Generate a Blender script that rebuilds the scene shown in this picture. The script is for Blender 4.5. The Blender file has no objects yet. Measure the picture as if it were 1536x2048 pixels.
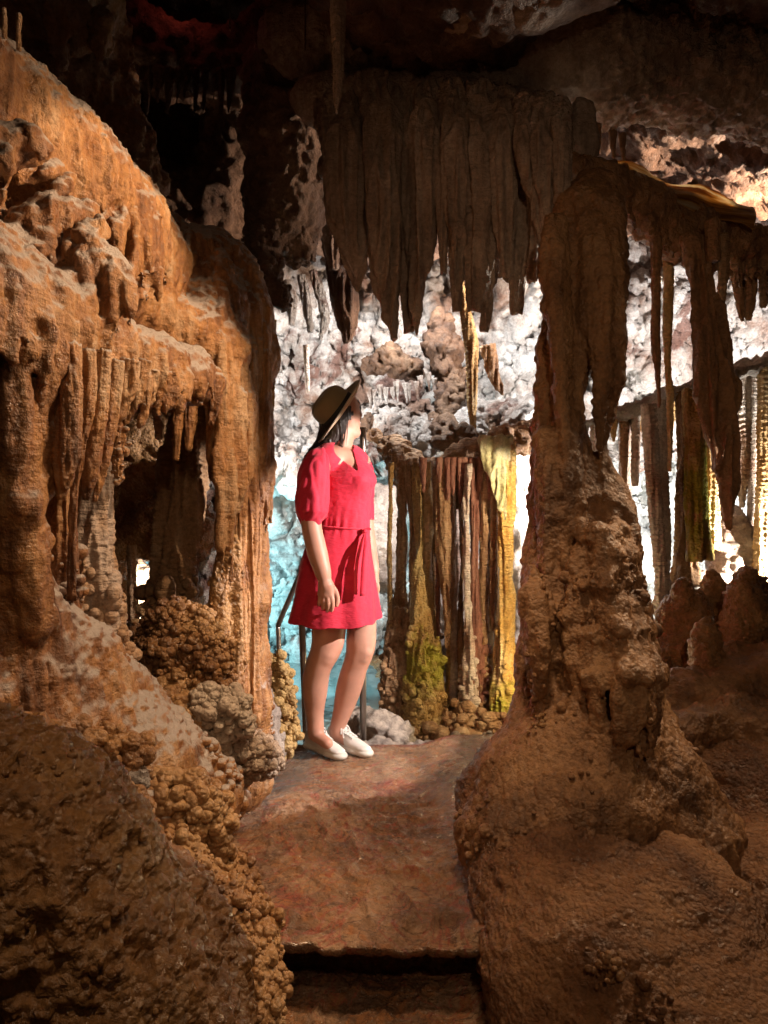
import bpy, math, random
import numpy as np
from mathutils import Vector
random.seed(5)
C = bpy.context.scene.collection
SC = bpy.context.scene
R = math.radians
FPX = 1536.0
def W(px, py, d):
    """a point of the cave seen at (px, py) of the photo, d metres in front of the camera"""
    return np.array(((px-768)/FPX*d, d, (1024-py)/FPX*d), dtype=np.float64)

# ------------------------------------------------------------------ camera
cam = bpy.data.cameras.new('camera'); camo = bpy.data.objects.new('camera', cam); C.objects.link(camo)
camo.location = (0, 0, 0); camo.rotation_euler = (R(90), 0, 0)
cam.sensor_fit = 'VERTICAL'; cam.sensor_height = 24.0; cam.lens = 24.0*FPX/2048.0
cam.clip_start = 0.05; cam.clip_end = 200
SC.camera = camo
# ------------------------------------------------------------------ world: faint ambient of the show cave
w = bpy.data.worlds.new('World'); SC.world = w; w.use_nodes = True
bg = w.node_tree.nodes['Background']; bg.inputs[0].default_value = (1.0, 0.62, 0.45, 1); bg.inputs[1].default_value = 0.016
SC.view_settings.view_transform = 'Standard'; SC.view_settings.look = 'None'
SC.view_settings.exposure = 0; SC.view_settings.gamma = 1
SC.cycles.max_bounces = 5; SC.cycles.diffuse_bounces = 2; SC.cycles.glossy_bounces = 2
SC.cycles.transmission_bounces = 3; SC.cycles.sample_clamp_indirect = 3.0
SC.cycles.use_denoising = True
# ------------------------------------------------------------------ cave lamps, mostly unseen; several added only to brighten the rock
def lamp(kind, loc, energy, col, size=0.04, to=None, cone=60, blend=0.3, tall=1.0):
    l = bpy.data.lights.new('cave_or_added_lamp', kind); o = bpy.data.objects.new('cave_or_added_lamp', l); C.objects.link(o)
    o.location = tuple(loc); l.energy = energy; l.color = col; l.shadow_soft_size = size
    if to is not None:
        o.rotation_euler = (Vector(tuple(to))-Vector(tuple(loc))).to_track_quat('-Z', 'Y').to_euler()
    o.scale = (1, tall, 1)
    if kind == 'SPOT': l.spot_size = R(cone); l.spot_blend = blend
    return o
WARM = (1.0, 0.70, 0.43); COOL = (1.0, 0.955, 0.92)
lamp('SPOT', (1.45, 2.80, 0.36), 350, (1.0, 0.86, 0.77), 0.015, to=(-0.15, 3.50, -0.38), cone=52, blend=.15)     # right of the walkway, on the visitor
lamp('SPOT', (1.15, 1.95, 1.33), 100, WARM, 0.015, to=(-0.80, 2.12, 0.22), cone=42, blend=.2, tall=1.9)            # wall washer on the left flowstone
lamp('SPOT', (0.35, -0.3, 0.9), 42, WARM, 0.06, to=(0.75, 3.0, -0.35), cone=84, blend=.9)               # unseen warm fill from behind the viewer
lamp('SPOT', (0.05, 0.55, 1.15), 26, WARM, 0.08, to=(-0.55, 1.25, -0.7), cone=66, blend=.9)               # added overhead fill, brightens the nearest boulder
lamp('SPOT', (0.30, 5.0, 1.90), 200, COOL, 0.02, to=(0.1, 6.4, 0.6), cone=125)         # behind the hanging curtain, grazing the far wall
lamp('SPOT', (1.35, 4.9, 0.30), 170, COOL, 0.02, to=(0.2, 6.3, 0.6), cone=105)         # behind the great column
lamp('SPOT', (-1.15, 5.0, 0.45), 180, COOL, 0.02, to=(-.3, 6.3, .8), cone=115)
lamp('SPOT', (2.12, 3.85, -0.30), 150, (1.0, 0.88, 0.74), 0.03, to=(2.0, 4.6, -.1), cone=130)   # right chamber glare
lamp('SPOT', (1.66, 4.75, -0.34), 140, (1.0, 0.92, 0.80), 0.03, to=(1.75, 5.5, -.1), cone=140)
lamp('SPOT', (2.7, 4.5, 0.30), 480, (1.0, 0.92, 0.88), 0.04, to=(1.7, 6.0, .6), cone=120)
lamp('SPOT', (2.75, 4.4, 1.35), 450, (1.0, 0.72, 0.50), 0.02, to=(1.5, 4.7, 2.15), cone=90)
lamp('SPOT', (-1.5, 5.6, -0.9), 300, (0.45, 0.92, 1.0), 0.05, to=(-0.8, 7.2, -.75), cone=120)   # turquoise pool lamp
lamp('SPOT', (-1.45, 4.3, -0.40), 110, (1.0, 0.76, 0.50), 0.03, to=(-1.4, 5.0, -.4), cone=140) # behind the opening on the left
lamp('POINT', (-0.95, 3.6, 2.4), 0.2, (1.0, 0.16, 0.12), 0.05)   # red lamp in the chimney
lamp('POINT', (0.80, 4.0, -0.85), 9, (1.0, 0.74, 0.38), 0.03)    # low golden lamp at the column group
lamp('SPOT', (1.75, 3.9, 1.30), 70, (1.0, 0.84, 0.66), 0.02, to=(1.2, 3.25, 1.26), cone=40)      # behind the banded drapery
lamp('SPOT', (0.32, 1.85, 1.36), 95, WARM, 0.10, to=(0.02, 2.55, -1.1), cone=44, blend=.8)      # added overhead fill, brightens the mound and the walkway
lamp('SPOT', (0.25, 2.00, 1.37), 90, WARM, 0.015, to=(-0.80, 2.20, 0.15), cone=58, blend=.3, tall=1.4)   # high, raking down the left flowstone
lamp('SPOT', (1.55, 2.75, 0.95), 100, WARM, 0.22, to=(0.70, 1.85, -0.85), cone=62, blend=.9)    # low across the mounds
lamp('SPOT', (0.86, 3.9, 0.10), 26, (1.0, 0.80, 0.52), 0.02, to=(0.38, 4.6, -0.25), cone=110)   # added behind the great column to brighten the column group

# ------------------------------------------------------------------ noise
_rs = np.random.RandomState(11)
_P = _rs.permutation(256).astype(np.int32); _P = np.concatenate([_P, _P, _P])
_G = _rs.randn(256, 3).astype(np.float32); _G /= np.linalg.norm(_G, axis=1)[:, None]
def perlin(p):
    out = np.empty(len(p), np.float32)
    for s in range(0, len(p), 200000):
        q = p[s:s+200000].astype(np.float32)
        i = np.floor(q).astype(np.int32); f = q-i; i &= 255
        u = f*f*f*(f*(f*6-15)+10)
        acc = np.zeros(len(q), np.float32)
        for dx in (0, 1):
            wx = u[:, 0] if dx else 1-u[:, 0]
            a = _P[i[:, 0]+dx]
            for dy in (0, 1):
                wy = u[:, 1] if dy else 1-u[:, 1]
                b = _P[a+i[:, 1]+dy]
                for dz in (0, 1):
                    wz = u[:, 2] if dz else 1-u[:, 2]
                    g = _G[_P[b+i[:, 2]+dz]]
                    acc += wx*wy*wz*(g[:, 0]*(f[:, 0]-dx)+g[:, 1]*(f[:, 1]-dy)+g[:, 2]*(f[:, 2]-dz))
        out[s:s+200000] = acc
    return out*1.5
def fbm(p, oct=3):
    a = 1.0; t = 0; s = 0
    for k in range(oct):
        t = t+a*perlin(p*2.03**k+17.3*k); s += a; a *= 0.5
    return t/s
def worley(p, seed=0):
    """distance to the nearest scattered point, for rounded knobs"""
    out = np.empty(len(p), np.float32)
    for s in range(0, len(p), 150000):
        q = p[s:s+150000].astype(np.float32); i = np.floor(q).astype(np.int32)
        best = np.full(len(q), 9., np.float32)
        for dx in (-1, 0, 1):
            for dy in (-1, 0, 1):
                for dz in (-1, 0, 1):
                    c = i+np.array((dx, dy, dz), np.int32); m = c & 255
                    h = _P[_P[_P[m[:, 0]]+m[:, 1]]+m[:, 2]]
                    pt = c+0.5+_G[h]*0.45
                    best = np.minimum(best, ((pt-q)**2).sum(1))
        out[s:s+150000] = np.sqrt(best)
    return out

# ------------------------------------------------------------------ mesh helpers
def make_obj(name, V, F, mat, parent=None, base=None, smooth=True):
    """ONE mesh object; its origin sits at the base of the thing"""
    V = np.asarray(V, np.float32); F = np.asarray(F, np.int32)
    if base is None: base = np.array((V[:, 0].mean(), V[:, 1].mean(), V[:, 2].min()))
    if parent is not None:
        base = np.zeros(3); q = parent
        while q is not None: base = base+np.array(q.location); q = q.parent
    n = F.shape[1]
    me = bpy.data.meshes.new(name)
    me.vertices.add(len(V)); me.vertices.foreach_set('co', (V-base.astype(np.float32)).ravel())
    me.loops.add(F.size); me.loops.foreach_set('vertex_index', F.ravel())
    me.polygons.add(len(F)); me.polygons.foreach_set('loop_start', np.arange(0, F.size, n, dtype=np.int32))
    me.update(calc_edges=True); me.validate()
    if smooth: me.polygons.foreach_set('use_smooth', np.ones(len(me.polygons), bool))
    me.materials.append(mat)
    o = bpy.data.objects.new(name, me); C.objects.link(o)
    if parent is not None: o.parent = parent
    else: o.location = tuple(float(c) for c in base)
    return o
def thing(name, base):
    o = bpy.data.objects.new(name, None); C.objects.link(o); o.location = tuple(float(c) for c in base)
    o.empty_display_size = 0.1; return o
def tag(o, label=None, cat=None, group=None, kind=None):
    if label: o['label'] = label
    if cat: o['category'] = cat
    if group: o['group'] = group
    if kind or cat: o['kind'] = kind or 'thing'
    return o
def normals(V, F):
    a = V[F[:, 0]]; b = V[F[:, 1]]; c = V[F[:, 2]]
    n = np.cross(b-a, c-a)
    if F.shape[1] == 4: n = n+np.cross(c-a, V[F[:, 3]]-a)
    N = np.zeros_like(V)
    for k in range(F.shape[1]):
        for ax in range(3): N[:, ax] += np.bincount(F[:, k], n[:, ax], len(V))
    return N/(np.linalg.norm(N, axis=1)[:, None]+1e-12)
def smin(a, b, k):
    h = np.maximum(k-np.abs(a-b), 0)/k
    return np.minimum(a, b)-h*h*k*0.25
class Rock:
    """a solid grown from blended limbs (signed distances), turned into one surface"""
    def __init__(s, h=0.012, k=0.05): s.h = h; s.k = k; s.p = []
    def seg(s, a, b, ra, rb, k=None, sub=False, sq=1.0): s.p.append(('s', np.array(a, float), np.array(b, float), ra, rb, s.k if k is None else k, sub, sq)); return s
    def ell(s, c, r, k=None, sub=False, M=None): s.p.append(('e', np.array(c, float), np.array(r, float), M, 0, s.k if k is None else k, sub, 1)); return s
    def chain(s, pts, k=None, sub=False, sq=1.0):
        """pts: (px, py, d, r in photo pixels)"""
        P = [(W(x, y, d), r*d/FPX) for x, y, d, r in pts]
        if len(P) == 1: P = P*2
        for (a, ra), (b, rb) in zip(P[:-1], P[1:]): s.seg(a, b, ra, rb, k, sub, sq)
        return s
    def limb(s, pts, k=None, sub=False):
        for (a, ra), (b, rb) in zip(pts[:-1], pts[1:]): s.seg(a, b, ra, rb, k, sub)
        return s
    def front(s, x, z, y0=0.6, y1=4.6):
        """the nearest surface met when looking from the front at (x, z)"""
        ys = np.arange(y0, y1, 0.012); D = np.full(len(ys), 9.)
        for q in s.p:
            if q[6] or q[0] != 's': continue
            A, B, ra, rb = q[1], q[2], q[3], q[4]; d = B-A; L = max(d@d, 1e-9)
            P = np.stack([np.full(len(ys), x), ys, np.full(len(ys), z)], 1)-A; t = np.clip(P@d/L, 0, 1); e = P-t[:, None]*d; e[:, 1] *= q[7]
            D = smin(D, np.linalg.norm(e, axis=1)-(ra+(rb-ra)*t), max(q[5], .01))
        h = np.nonzero(D < 0)[0]
        return ys[h[0]] if len(h) else None
    def grid(s, clip=None):
        lo = np.full(3, 9e9); hi = -lo; h = s.h
        for q in s.p:
            if q[6]: continue
            if q[0] == 's': r = max(q[3], q[4])*max(1, 1/q[7]); a = np.minimum(q[1], q[2])-r; b = np.maximum(q[1], q[2])+r
            else: r = q[2].max() if q[3] is not None else q[2]; a = q[1]-r; b = q[1]+r
            lo = np.minimum(lo, a); hi = np.maximum(hi, b)
        lo = lo-0.03-2*h; hi = hi+0.03+2*h
        if clip is not None: lo = np.maximum(lo, clip[0]); hi = np.minimum(hi, clip[1])
        n = np.ceil((hi-lo)/h).astype(int)+1
        ax = [np.float32(lo[i])+np.arange(n[i], dtype=np.float32)*np.float32(h) for i in range(3)]
        F = np.full(n, 0.5, np.float32)
        for q in s.p:
            k = q[5]; m = k+3*h
            if q[0] == 's': r = max(q[3], q[4])*max(1, 1/q[7]); a = np.minimum(q[1], q[2])-r-m; b = np.maximum(q[1], q[2])+r+m
            else: r = q[2].max() if q[3] is not None else q[2]; a = q[1]-r-m; b = q[1]+r+m
            i0 = np.clip(np.floor((a-lo)/h).astype(int), 0, n-1); i1 = np.clip(np.ceil((b-lo)/h).astype(int)+1, 1, n)
            if (i1 <= i0).any(): continue
            X = ax[0][i0[0]:i1[0]][:, None, None]; Y = ax[1][i0[1]:i1[1]][None, :, None]; Z = ax[2][i0[2]:i1[2]][None, None, :]
            if q[0] == 's':
                A, B, ra, rb = q[1], q[2], q[3], q[4]; d = B-A; L = float(d@d)
                x = X-np.float32(A[0]); y = Y-np.float32(A[1]); z = Z-np.float32(A[2])
                if L < 1e-10: t = np.float32(0)
                else: t = np.clip((x*np.float32(d[0])+y*np.float32(d[1])+z*np.float32(d[2]))/np.float32(L), 0, 1)
                D = np.sqrt((x-t*np.float32(d[0]))**2+((y-t*np.float32(d[1]))*np.float32(q[7]))**2+(z-t*np.float32(d[2]))**2)-(ra+(rb-ra)*t)
            else:
                c, r, M = q[1], q[2], q[3]
                x = X-np.float32(c[0]); y = Y-np.float32(c[1]); z = Z-np.float32(c[2])
                if M is not None:
                    M = np.asarray(M, np.float32)
                    x, y, z = (M[0, 0]*x+M[0, 1]*y+M[0, 2]*z), (M[1, 0]*x+M[1, 1]*y+M[1, 2]*z), (M[2, 0]*x+M[2, 1]*y+M[2, 2]*z)
                k0 = np.sqrt((x/r[0])**2+(y/r[1])**2+(z/r[2])**2); k1 = np.sqrt((x/r[0]**2)**2+(y/r[1]**2)**2+(z/r[2]**2)**2)
                D = k0*(k0-1)/(k1+1e-9)
            D = D.astype(np.float32)
            V = F[i0[0]:i1[0], i0[1]:i1[1], i0[2]:i1[2]]
            if q[6]: V[...] = -smin(-V, D, k)
            else: V[...] = smin(V, D, k)
        s.lo = lo; return F
    def mesh(s, clip=None):
        F = s.grid(clip); h = s.h
        F[0], F[-1] = .5, .5; F[:, 0], F[:, -1] = .5, .5; F[:, :, 0], F[:, :, -1] = .5, .5
        I = F < 0
        c = np.zeros([d-1 for d in F.shape], np.int8)
        offs = [(a, b, e) for a in (0, 1) for b in (0, 1) for e in (0, 1)]
        for a, b, e in offs: c += I[a:a+c.shape[0], b:b+c.shape[1], e:e+c.shape[2]]
        act = (c > 0) & (c < 8); ii = np.stack(np.nonzero(act), 1)
        val = [F[ii[:, 0]+a, ii[:, 1]+b, ii[:, 2]+e] for a, b, e in offs]
        P = np.zeros((len(ii), 3), np.float32); cnt = np.zeros(len(ii), np.float32)
        for i in range(8):
            for j in range(i+1, 8):
                if sum(abs(offs[i][m]-offs[j][m]) for m in range(3)) != 1: continue
                m = (val[i] < 0) != (val[j] < 0)
                t = val[i][m]/(val[i][m]-val[j][m]); oi = np.array(offs[i], np.float32); oj = np.array(offs[j], np.float32)
                P[m] += oi+t[:, None]*(oj-oi); cnt[m] += 1
        V = (ii+P/cnt[:, None])*np.float32(h)+s.lo.astype(np.float32)
        idx = np.full(c.shape, -1, np.int32); idx[act] = np.arange(len(ii), dtype=np.int32)
        Q = []
        for axx in range(3):
            sl0 = [slice(None)]*3; sl1 = [slice(None)]*3; sl0[axx] = slice(0, -1); sl1[axx] = slice(1, None)
            E = I[tuple(sl0)] != I[tuple(sl1)]
            e = np.stack(np.nonzero(E), 1); ok = np.ones(len(e), bool); o1, o2 = [(1, 2), (2, 0), (0, 1)][axx]
            ok &= (e[:, o1] > 0) & (e[:, o2] > 0) & (e[:, o1] < F.shape[o1]-1) & (e[:, o2] < F.shape[o2]-1); e = e[ok]
            def at(d1, d2):
                t = e.copy(); t[:, o1] -= d1; t[:, o2] -= d2; return idx[t[:, 0], t[:, 1], t[:, 2]]
            q = np.stack([at(0, 0), at(1, 0), at(1, 1), at(0, 1)], 1)
            ins = I[e[:, 0], e[:, 1], e[:, 2]]
            q[~ins] = q[~ins][:, ::-1]; Q.append(q)
        return V.astype(np.float64), np.concatenate(Q)
def rough(V, F, ops, mask=None):
    """push the surface along its normals: ops = (kind, amplitude, (fx, fy, fz)[, filter])"""
    for op in ops:
        kind, amp, fr = op[:3]; N = normals(V, F); f = np.array(fr if hasattr(fr, '__len__') else (fr,)*3, float)
        P = V*f
        if kind == 'n': d = fbm(P, 3)
        elif kind == 'b': d = np.abs(fbm(P, 2))*2-0.5
        elif kind == 'r': d = 0.5-np.abs(fbm(P, 3))*2
        elif kind == 'k': d = 0.75-worley(P+0.25*np.stack([perlin(P*0.7+5), perlin(P*0.7+9), perlin(P*0.7+3)], 1))*1.5
        elif kind == 'flute': d = np.abs(perlin(P+0.6*perlin(P*0.35+3)[:, None]))*2-0.45
        elif kind == 'rib': d = np.sin(V[:, 2]*f[2]+6*perlin(V*5.)+2.5*perlin(V*19))*(0.45+0.7*perlin(V*8.+3)).clip(.08, 1)
        else: d = perlin(P)
        a = amp
        if len(op) > 3:
            flt = op[3]
            if flt == 'side': a = amp*np.clip(1.2-1.6*np.abs(N[:, 2]), 0, 1)
            elif flt == 'top': a = amp*np.clip((N[:, 2]-0.15)*2.5, 0, 1)
            elif callable(flt): a = amp*flt(V, N)
        V = V+N*(np.asarray(a)*d)[:, None] if np.ndim(a) else V+N*(a*d)[:, None]
    return V
def tube(path, radii, seg=24, step=0.01, flat=1.0, rot=0.0, cap=True):
    """tapering tube through world points; returns verts and quads"""
    P = np.array(path, float); r = np.array(radii, float)
    L = np.concatenate([[0], np.cumsum(np.linalg.norm(np.diff(P, axis=0), axis=1))])
    n = max(4, int(L[-1]/step)); t = np.linspace(0, L[-1], n)
    # smooth resample
    def cr(A):
        o = np.interp(t, L, A)
        if len(A) > 2:
            kk = max(1, n//(len(A)*3)); ker = np.ones(2*kk+1)/(2*kk+1)
            o2 = np.convolve(np.pad(o, kk, 'edge'), ker, 'valid'); o2[0] = o[0]; o2[-1] = o[-1]; o = o2
        return o
    c = np.stack([cr(P[:, i]) for i in range(3)], 1); rr = cr(r)
    T = np.gradient(c, axis=0); T /= np.linalg.norm(T, axis=1)[:, None]
    ref = np.array((math.cos(rot), math.sin(rot), 0.)) if abs(T[n//2, 2]) > 0.5 else np.array((0, 0, 1.))
    U = ref-T*(T@ref)[:, None]; U /= np.linalg.norm(U, axis=1)[:, None]; Vv = np.cross(T, U)
    a = np.linspace(0, 2*math.pi, seg, endpoint=False)
    ring = c[:, None]+rr[:, None, None]*(np.cos(a)[None, :, None]*U[:, None]+flat*np.sin(a)[None, :, None]*Vv[:, None])
    V = ring.reshape(-1, 3)
    i = np.arange(n-1)[:, None]*seg; j = np.arange(seg)[None]; k = (j+1) % seg
    Q = np.stack([i+j, i+k, i+seg+k, i+seg+j], 2).reshape(-1, 4)
    if cap:
        for base, cc in ((0, c[0]), ((n-1)*seg, c[-1])):
            vi = len(V); V = np.vstack([V, cc]); jj = np.arange(0, seg); kk = (jj+1) % seg
            q = np.stack([base+jj, base+kk, np.full(seg, vi), np.full(seg, vi)], 1)
            if base == 0: q = q[:, [1, 0, 2, 3]]
            # fans as quads with a doubled centre are invalid: use pairs
            q2 = [[base+(2*m) % seg, base+(2*m+1) % seg, base+(2*m+2) % seg, vi] for m in range(seg//2)]
            q2 = np.array(q2); 
            if base == 0: q2 = q2[:, ::-1]
            Q = np.vstack([Q, q2])
    return V, Q
def merge(parts):
    Vs, Fs, o = [], [], 0
    for V, F in parts: Vs.append(V); Fs.append(F+o); o += len(V)
    return np.vstack(Vs), np.vstack(Fs)
def ico(sub=2):
    import bmesh
    bm = bmesh.new(); bmesh.ops.create_cube(bm, size=1.2)
    bmesh.ops.subdivide_edges(bm, edges=bm.edges[:], cuts=sub, use_grid_fill=True)
    V = np.array([v.co[:] for v in bm.verts]); F = np.array([[v.index for v in f.verts] for f in bm.faces]); bm.free()
    V /= np.linalg.norm(V, axis=1)[:, None]; return V, F
_BV, _BF = ico(2)
def balls(centres, radii, stretch=None):
    n = len(centres); rs = np.random.RandomState(n)
    S = np.asarray(radii)[:, None]*(1+0.25*rs.randn(n, 3)*0.6)
    V = (_BV[None]*S[:, None]+np.asarray(centres)[:, None]).reshape(-1, 3)
    F = (_BF[None]+(np.arange(n)*len(_BV))[:, None, None]).reshape(-1, 4)
    return V, F
def popcorn(V, F, where, n, r0, r1, seed=1, sink=0.4):
    """grow cave-coral knobs on the chosen part of a surface and merge them into it"""
    rs = np.random.RandomState(seed); N = normals(V, F); wgt = np.clip(where(V, N), 0, None).astype(float)
    fc = V[F].mean(1); fa = np.linalg.norm(np.cross(V[F[:, 1]]-V[F[:, 0]], V[F[:, 3]]-V[F[:, 0]]), axis=1)
    p = fa*wgt[F[:, 0]]; 
    if p.sum() <= 0: return V, F
    i = rs.choice(len(F), n, p=p/p.sum()); r = (r0+(r1-r0)*rs.rand(n)**2)*np.exp(.42*rs.randn(n)).clip(.35, 1.8)
    c = fc[i]+N[F[i, 0]]*(r*(1-sink-0.5*rs.rand(n)))[:, None]
    bv, bf = balls(c, r)
    return merge([(V, F), (bv, bf)])

# ------------------------------------------------------------------ materials
def rock_mat(name, cols, rough=0.55, scale=3.0, streak=0.5, bump=0.6, fine=1.0, top=None, knob=0.0, rib=0.0, moss=None, spec=0.4, blotch=None, vein=None):
    m = bpy.data.materials.new(name); m.use_nodes = True; nt = m.node_tree; N = nt.nodes; L = nt.links
    b = N['Principled BSDF']
    geo = N.new('ShaderNodeNewGeometry')
    def mapping(sx, sy, sz):
        mp = N.new('ShaderNodeMapping'); mp.inputs['Scale'].default_value = (sx, sy, sz); L.new(geo.outputs['Position'], mp.inputs[0]); return mp.outputs[0]
    def noise(vec, sc, det=6, ro=0.6, dist=0.0):
        n = N.new('ShaderNodeTexNoise'); n.inputs['Scale'].default_value = sc; n.inputs['Detail'].default_value = det
        n.inputs['Roughness'].default_value = ro; n.inputs['Distortion'].default_value = dist; L.new(vec, n.inputs['Vector']); return n.outputs['Fac']
    def math_(op, a, b_=None, c=None):
        n = N.new('ShaderNodeMath'); n.operation = op
        for i, v in enumerate((a, b_, c)):
            if v is None: continue
            if isinstance(v, (int, float)): n.inputs[i].default_value = v
            else: L.new(v, n.inputs[i])
        return n.outputs[0]
    def ramp(fac, stops):
        r = N.new('ShaderNodeValToRGB'); L.new(fac, r.inputs[0])
        while len(r.color_ramp.elements) < len(stops): r.color_ramp.elements.new(0.5)
        for e, (p, c) in zip(r.color_ramp.elements, stops): e.position = p; e.color = (*c, 1) if len(c) == 3 else c
        return r.outputs[0]
    def mix(fac, a, b_, mode='MIX'):
        n = N.new('ShaderNodeMix'); n.data_type = 'RGBA'; n.blend_type = mode
        if isinstance(fac, (int, float)): n.inputs[0].default_value = fac
        else: L.new(fac, n.inputs[0])
        for i, v in ((6, a), (7, b_)):
            if isinstance(v, tuple): n.inputs[i].default_value = (*v, 1)
            else: L.new(v, n.inputs[i])
        return n.outputs[2]
    iso = mapping(1, 1, 1); vert = mapping(1, 1, 0.12)
    big = noise(iso, scale, 7, 0.62, 0.4); st = noise(vert, scale*7, 5, 0.6, 0.3)
    f = math_('ADD', math_('MULTIPLY', big, 1-streak*0.5), math_('MULTIPLY', st, streak*0.5))
    n_ = len(cols); col = ramp(f, [(0.38+0.24*i/(n_-1), c) for i, c in enumerate(cols)])
    if blotch:
        bl = noise(iso, blotch[1], 5, 0.65, 0.6); col = mix(math_('MULTIPLY', ramp(bl, [(blotch[2], (0, 0, 0)), (blotch[2]+0.07, (1, 1, 1))]), 0.9), col, blotch[0])
    if vein:
        for vc, vs, vw in vein:
            vn = noise(iso, vs, 4, 0.55, 1.8); vf = math_('MULTIPLY', math_('ABSOLUTE', math_('SUBTRACT', vn, 0.5)), 1.0/vw)
            col = mix(math_('MULTIPLY', ramp(vf, [(0.15, (1, 1, 1)), (1.0, (0, 0, 0))]), math_('MULTIPLY', noise(iso, 3.1, 2), 1.35)), col, vc)
    sp = noise(iso, 60, 4, 0.7); col = mix(0.65, col, ramp(sp, [(0.3, (0.35, 0.33, 0.32)), (0.62, (1, 1, 1))]), 'MULTIPLY')
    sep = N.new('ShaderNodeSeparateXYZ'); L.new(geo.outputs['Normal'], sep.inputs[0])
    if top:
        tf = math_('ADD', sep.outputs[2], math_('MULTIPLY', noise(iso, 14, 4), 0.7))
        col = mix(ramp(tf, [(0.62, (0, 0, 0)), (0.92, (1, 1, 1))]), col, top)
    if moss:
        mf = noise(iso, 9, 5, 0.7)
        sz = N.new('ShaderNodeSeparateXYZ'); L.new(geo.outputs['Position'], sz.inputs[0])
        zf = math_('SUBTRACT', 1.0, math_('MULTIPLY', math_('ABSOLUTE', math_('SUBTRACT', sz.outputs[2], moss[1])), 1.0/moss[2]))
        col = mix(ramp(math_('MULTIPLY', math_('MAXIMUM', zf, 0.0), mf), [(0.30, (0, 0, 0)), (0.46, (1, 1, 1))]), col, moss[0])
    L.new(col, b.inputs['Base Color'])
    rg = noise(iso, 18, 3); L.new(ramp(rg, [(0.3, (rough-0.15,)*3), (0.7, (min(1, rough+0.15),)*3)]), b.inputs['Roughness'])
    b.inputs['Specular IOR Level'].default_value = spec
    h = math_('MULTIPLY', noise(iso, 35, 6, 0.65), 0.5)
    h = math_('ADD', h, math_('MULTIPLY', noise(iso, 150, 4, 0.6), 0.18*fine))
    h = math_('ADD', h, math_('MULTIPLY', noise(vert, 60, 3, 0.5), 0.25*streak))
    if knob:
        v = N.new('ShaderNodeTexVoronoi'); v.feature = 'SMOOTH_F1'; v.inputs['Scale'].default_value = 75; v.inputs['Smoothness'].default_value = 0.35; L.new(iso, v.inputs['Vector'])
        h = math_('SUBTRACT', h, math_('MULTIPLY', v.outputs['Distance'], knob))
    if rib:
        mp = mapping(0.25, 0.25, 1); h = math_('ADD', h, math_('MULTIPLY', noise(mp, 90, 2, 0.5), rib))
    bm = N.new('ShaderNodeBump'); bm.inputs['Strength'].default_value = bump; bm.inputs['Distance'].default_value = 0.05
    L.new(h, bm.inputs['Height']); L.new(bm.outputs[0], b.inputs['Normal'])
    return m
def plain(name, col, rough=0.6, metal=0.0, bump=0.0, bscale=200, coat=0.0, sheen=0.0, sss=0.0, emit=None):
    m = bpy.data.materials.new(name); m.use_nodes = True; nt = m.node_tree; N = nt.nodes; L = nt.links; b = N['Principled BSDF']
    b.inputs['Roughness'].default_value = rough; b.inputs['Metallic'].default_value = metal
    tc = N.new('ShaderNodeTexCoord'); n = N.new('ShaderNodeTexNoise'); n.inputs['Scale'].default_value = 14; n.inputs['Detail'].default_value = 5; L.new(tc.outputs['Object'], n.inputs[0])
    r = N.new('ShaderNodeValToRGB'); L.new(n.outputs[0], r.inputs[0])
    r.color_ramp.elements[0].position = 0.3; r.color_ramp.elements[1].position = 0.7
    r.color_ramp.elements[0].color = (*[c*0.86 for c in col], 1); r.color_ramp.elements[1].color = (*[min(1, c*1.08) for c in col], 1)
    L.new(r.outputs[0], b.inputs['Base Color'])
    if sheen: b.inputs['Sheen Weight'].default_value = sheen
    if sss:
        b.inputs['Subsurface Weight'].default_value = sss; b.inputs['Subsurface Radius'].default_value = (0.02, 0.008, 0.004); b.inputs['Subsurface Scale'].default_value = 0.5
    if bump:
        n2 = N.new('ShaderNodeTexNoise'); n2.inputs['Scale'].default_value = bscale; n2.inputs['Detail'].default_value = 3; L.new(tc.outputs['Object'], n2.inputs[0])
        bm = N.new('ShaderNodeBump'); bm.inputs['Strength'].default_value = bump; bm.inputs['Distance'].default_value = 0.003; L.new(n2.outputs[0], bm.inputs['Height']); L.new(bm.outputs[0], b.inputs['Normal'])
    if emit: b.inputs['Emission Color'].default_value = (*emit[0], 1); b.inputs['Emission Strength'].default_value = emit[1]
    return m
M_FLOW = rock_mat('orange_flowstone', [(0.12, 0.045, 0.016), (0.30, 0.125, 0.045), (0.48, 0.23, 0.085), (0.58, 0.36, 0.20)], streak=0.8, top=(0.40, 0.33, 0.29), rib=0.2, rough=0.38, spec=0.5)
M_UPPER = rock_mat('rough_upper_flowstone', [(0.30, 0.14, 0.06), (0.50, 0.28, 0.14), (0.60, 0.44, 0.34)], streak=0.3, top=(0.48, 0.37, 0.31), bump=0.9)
M_COL = rock_mat('brown_column_stone', [(0.17, 0.08, 0.035), (0.34, 0.17, 0.075), (0.48, 0.26, 0.12)], streak=0.7, knob=0.2, rough=0.38, spec=0.5)
M_POP = rock_mat('cave_coral_stone', [(0.18, 0.08, 0.035), (0.36, 0.18, 0.07), (0.50, 0.29, 0.13)], streak=0.1, knob=0.35, rough=0.34, spec=0.55)
M_DRIP = rock_mat('hanging_stalactite_stone', [(0.26, 0.175, 0.13), (0.42, 0.30, 0.225), (0.56, 0.43, 0.34)], streak=0.9, rib=0.3)
M_CEIL = rock_mat('ceiling_rock', [(0.10, 0.05, 0.035), (0.18, 0.10, 0.065), (0.30, 0.18, 0.12)], streak=0.0, bump=1.0)
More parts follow.
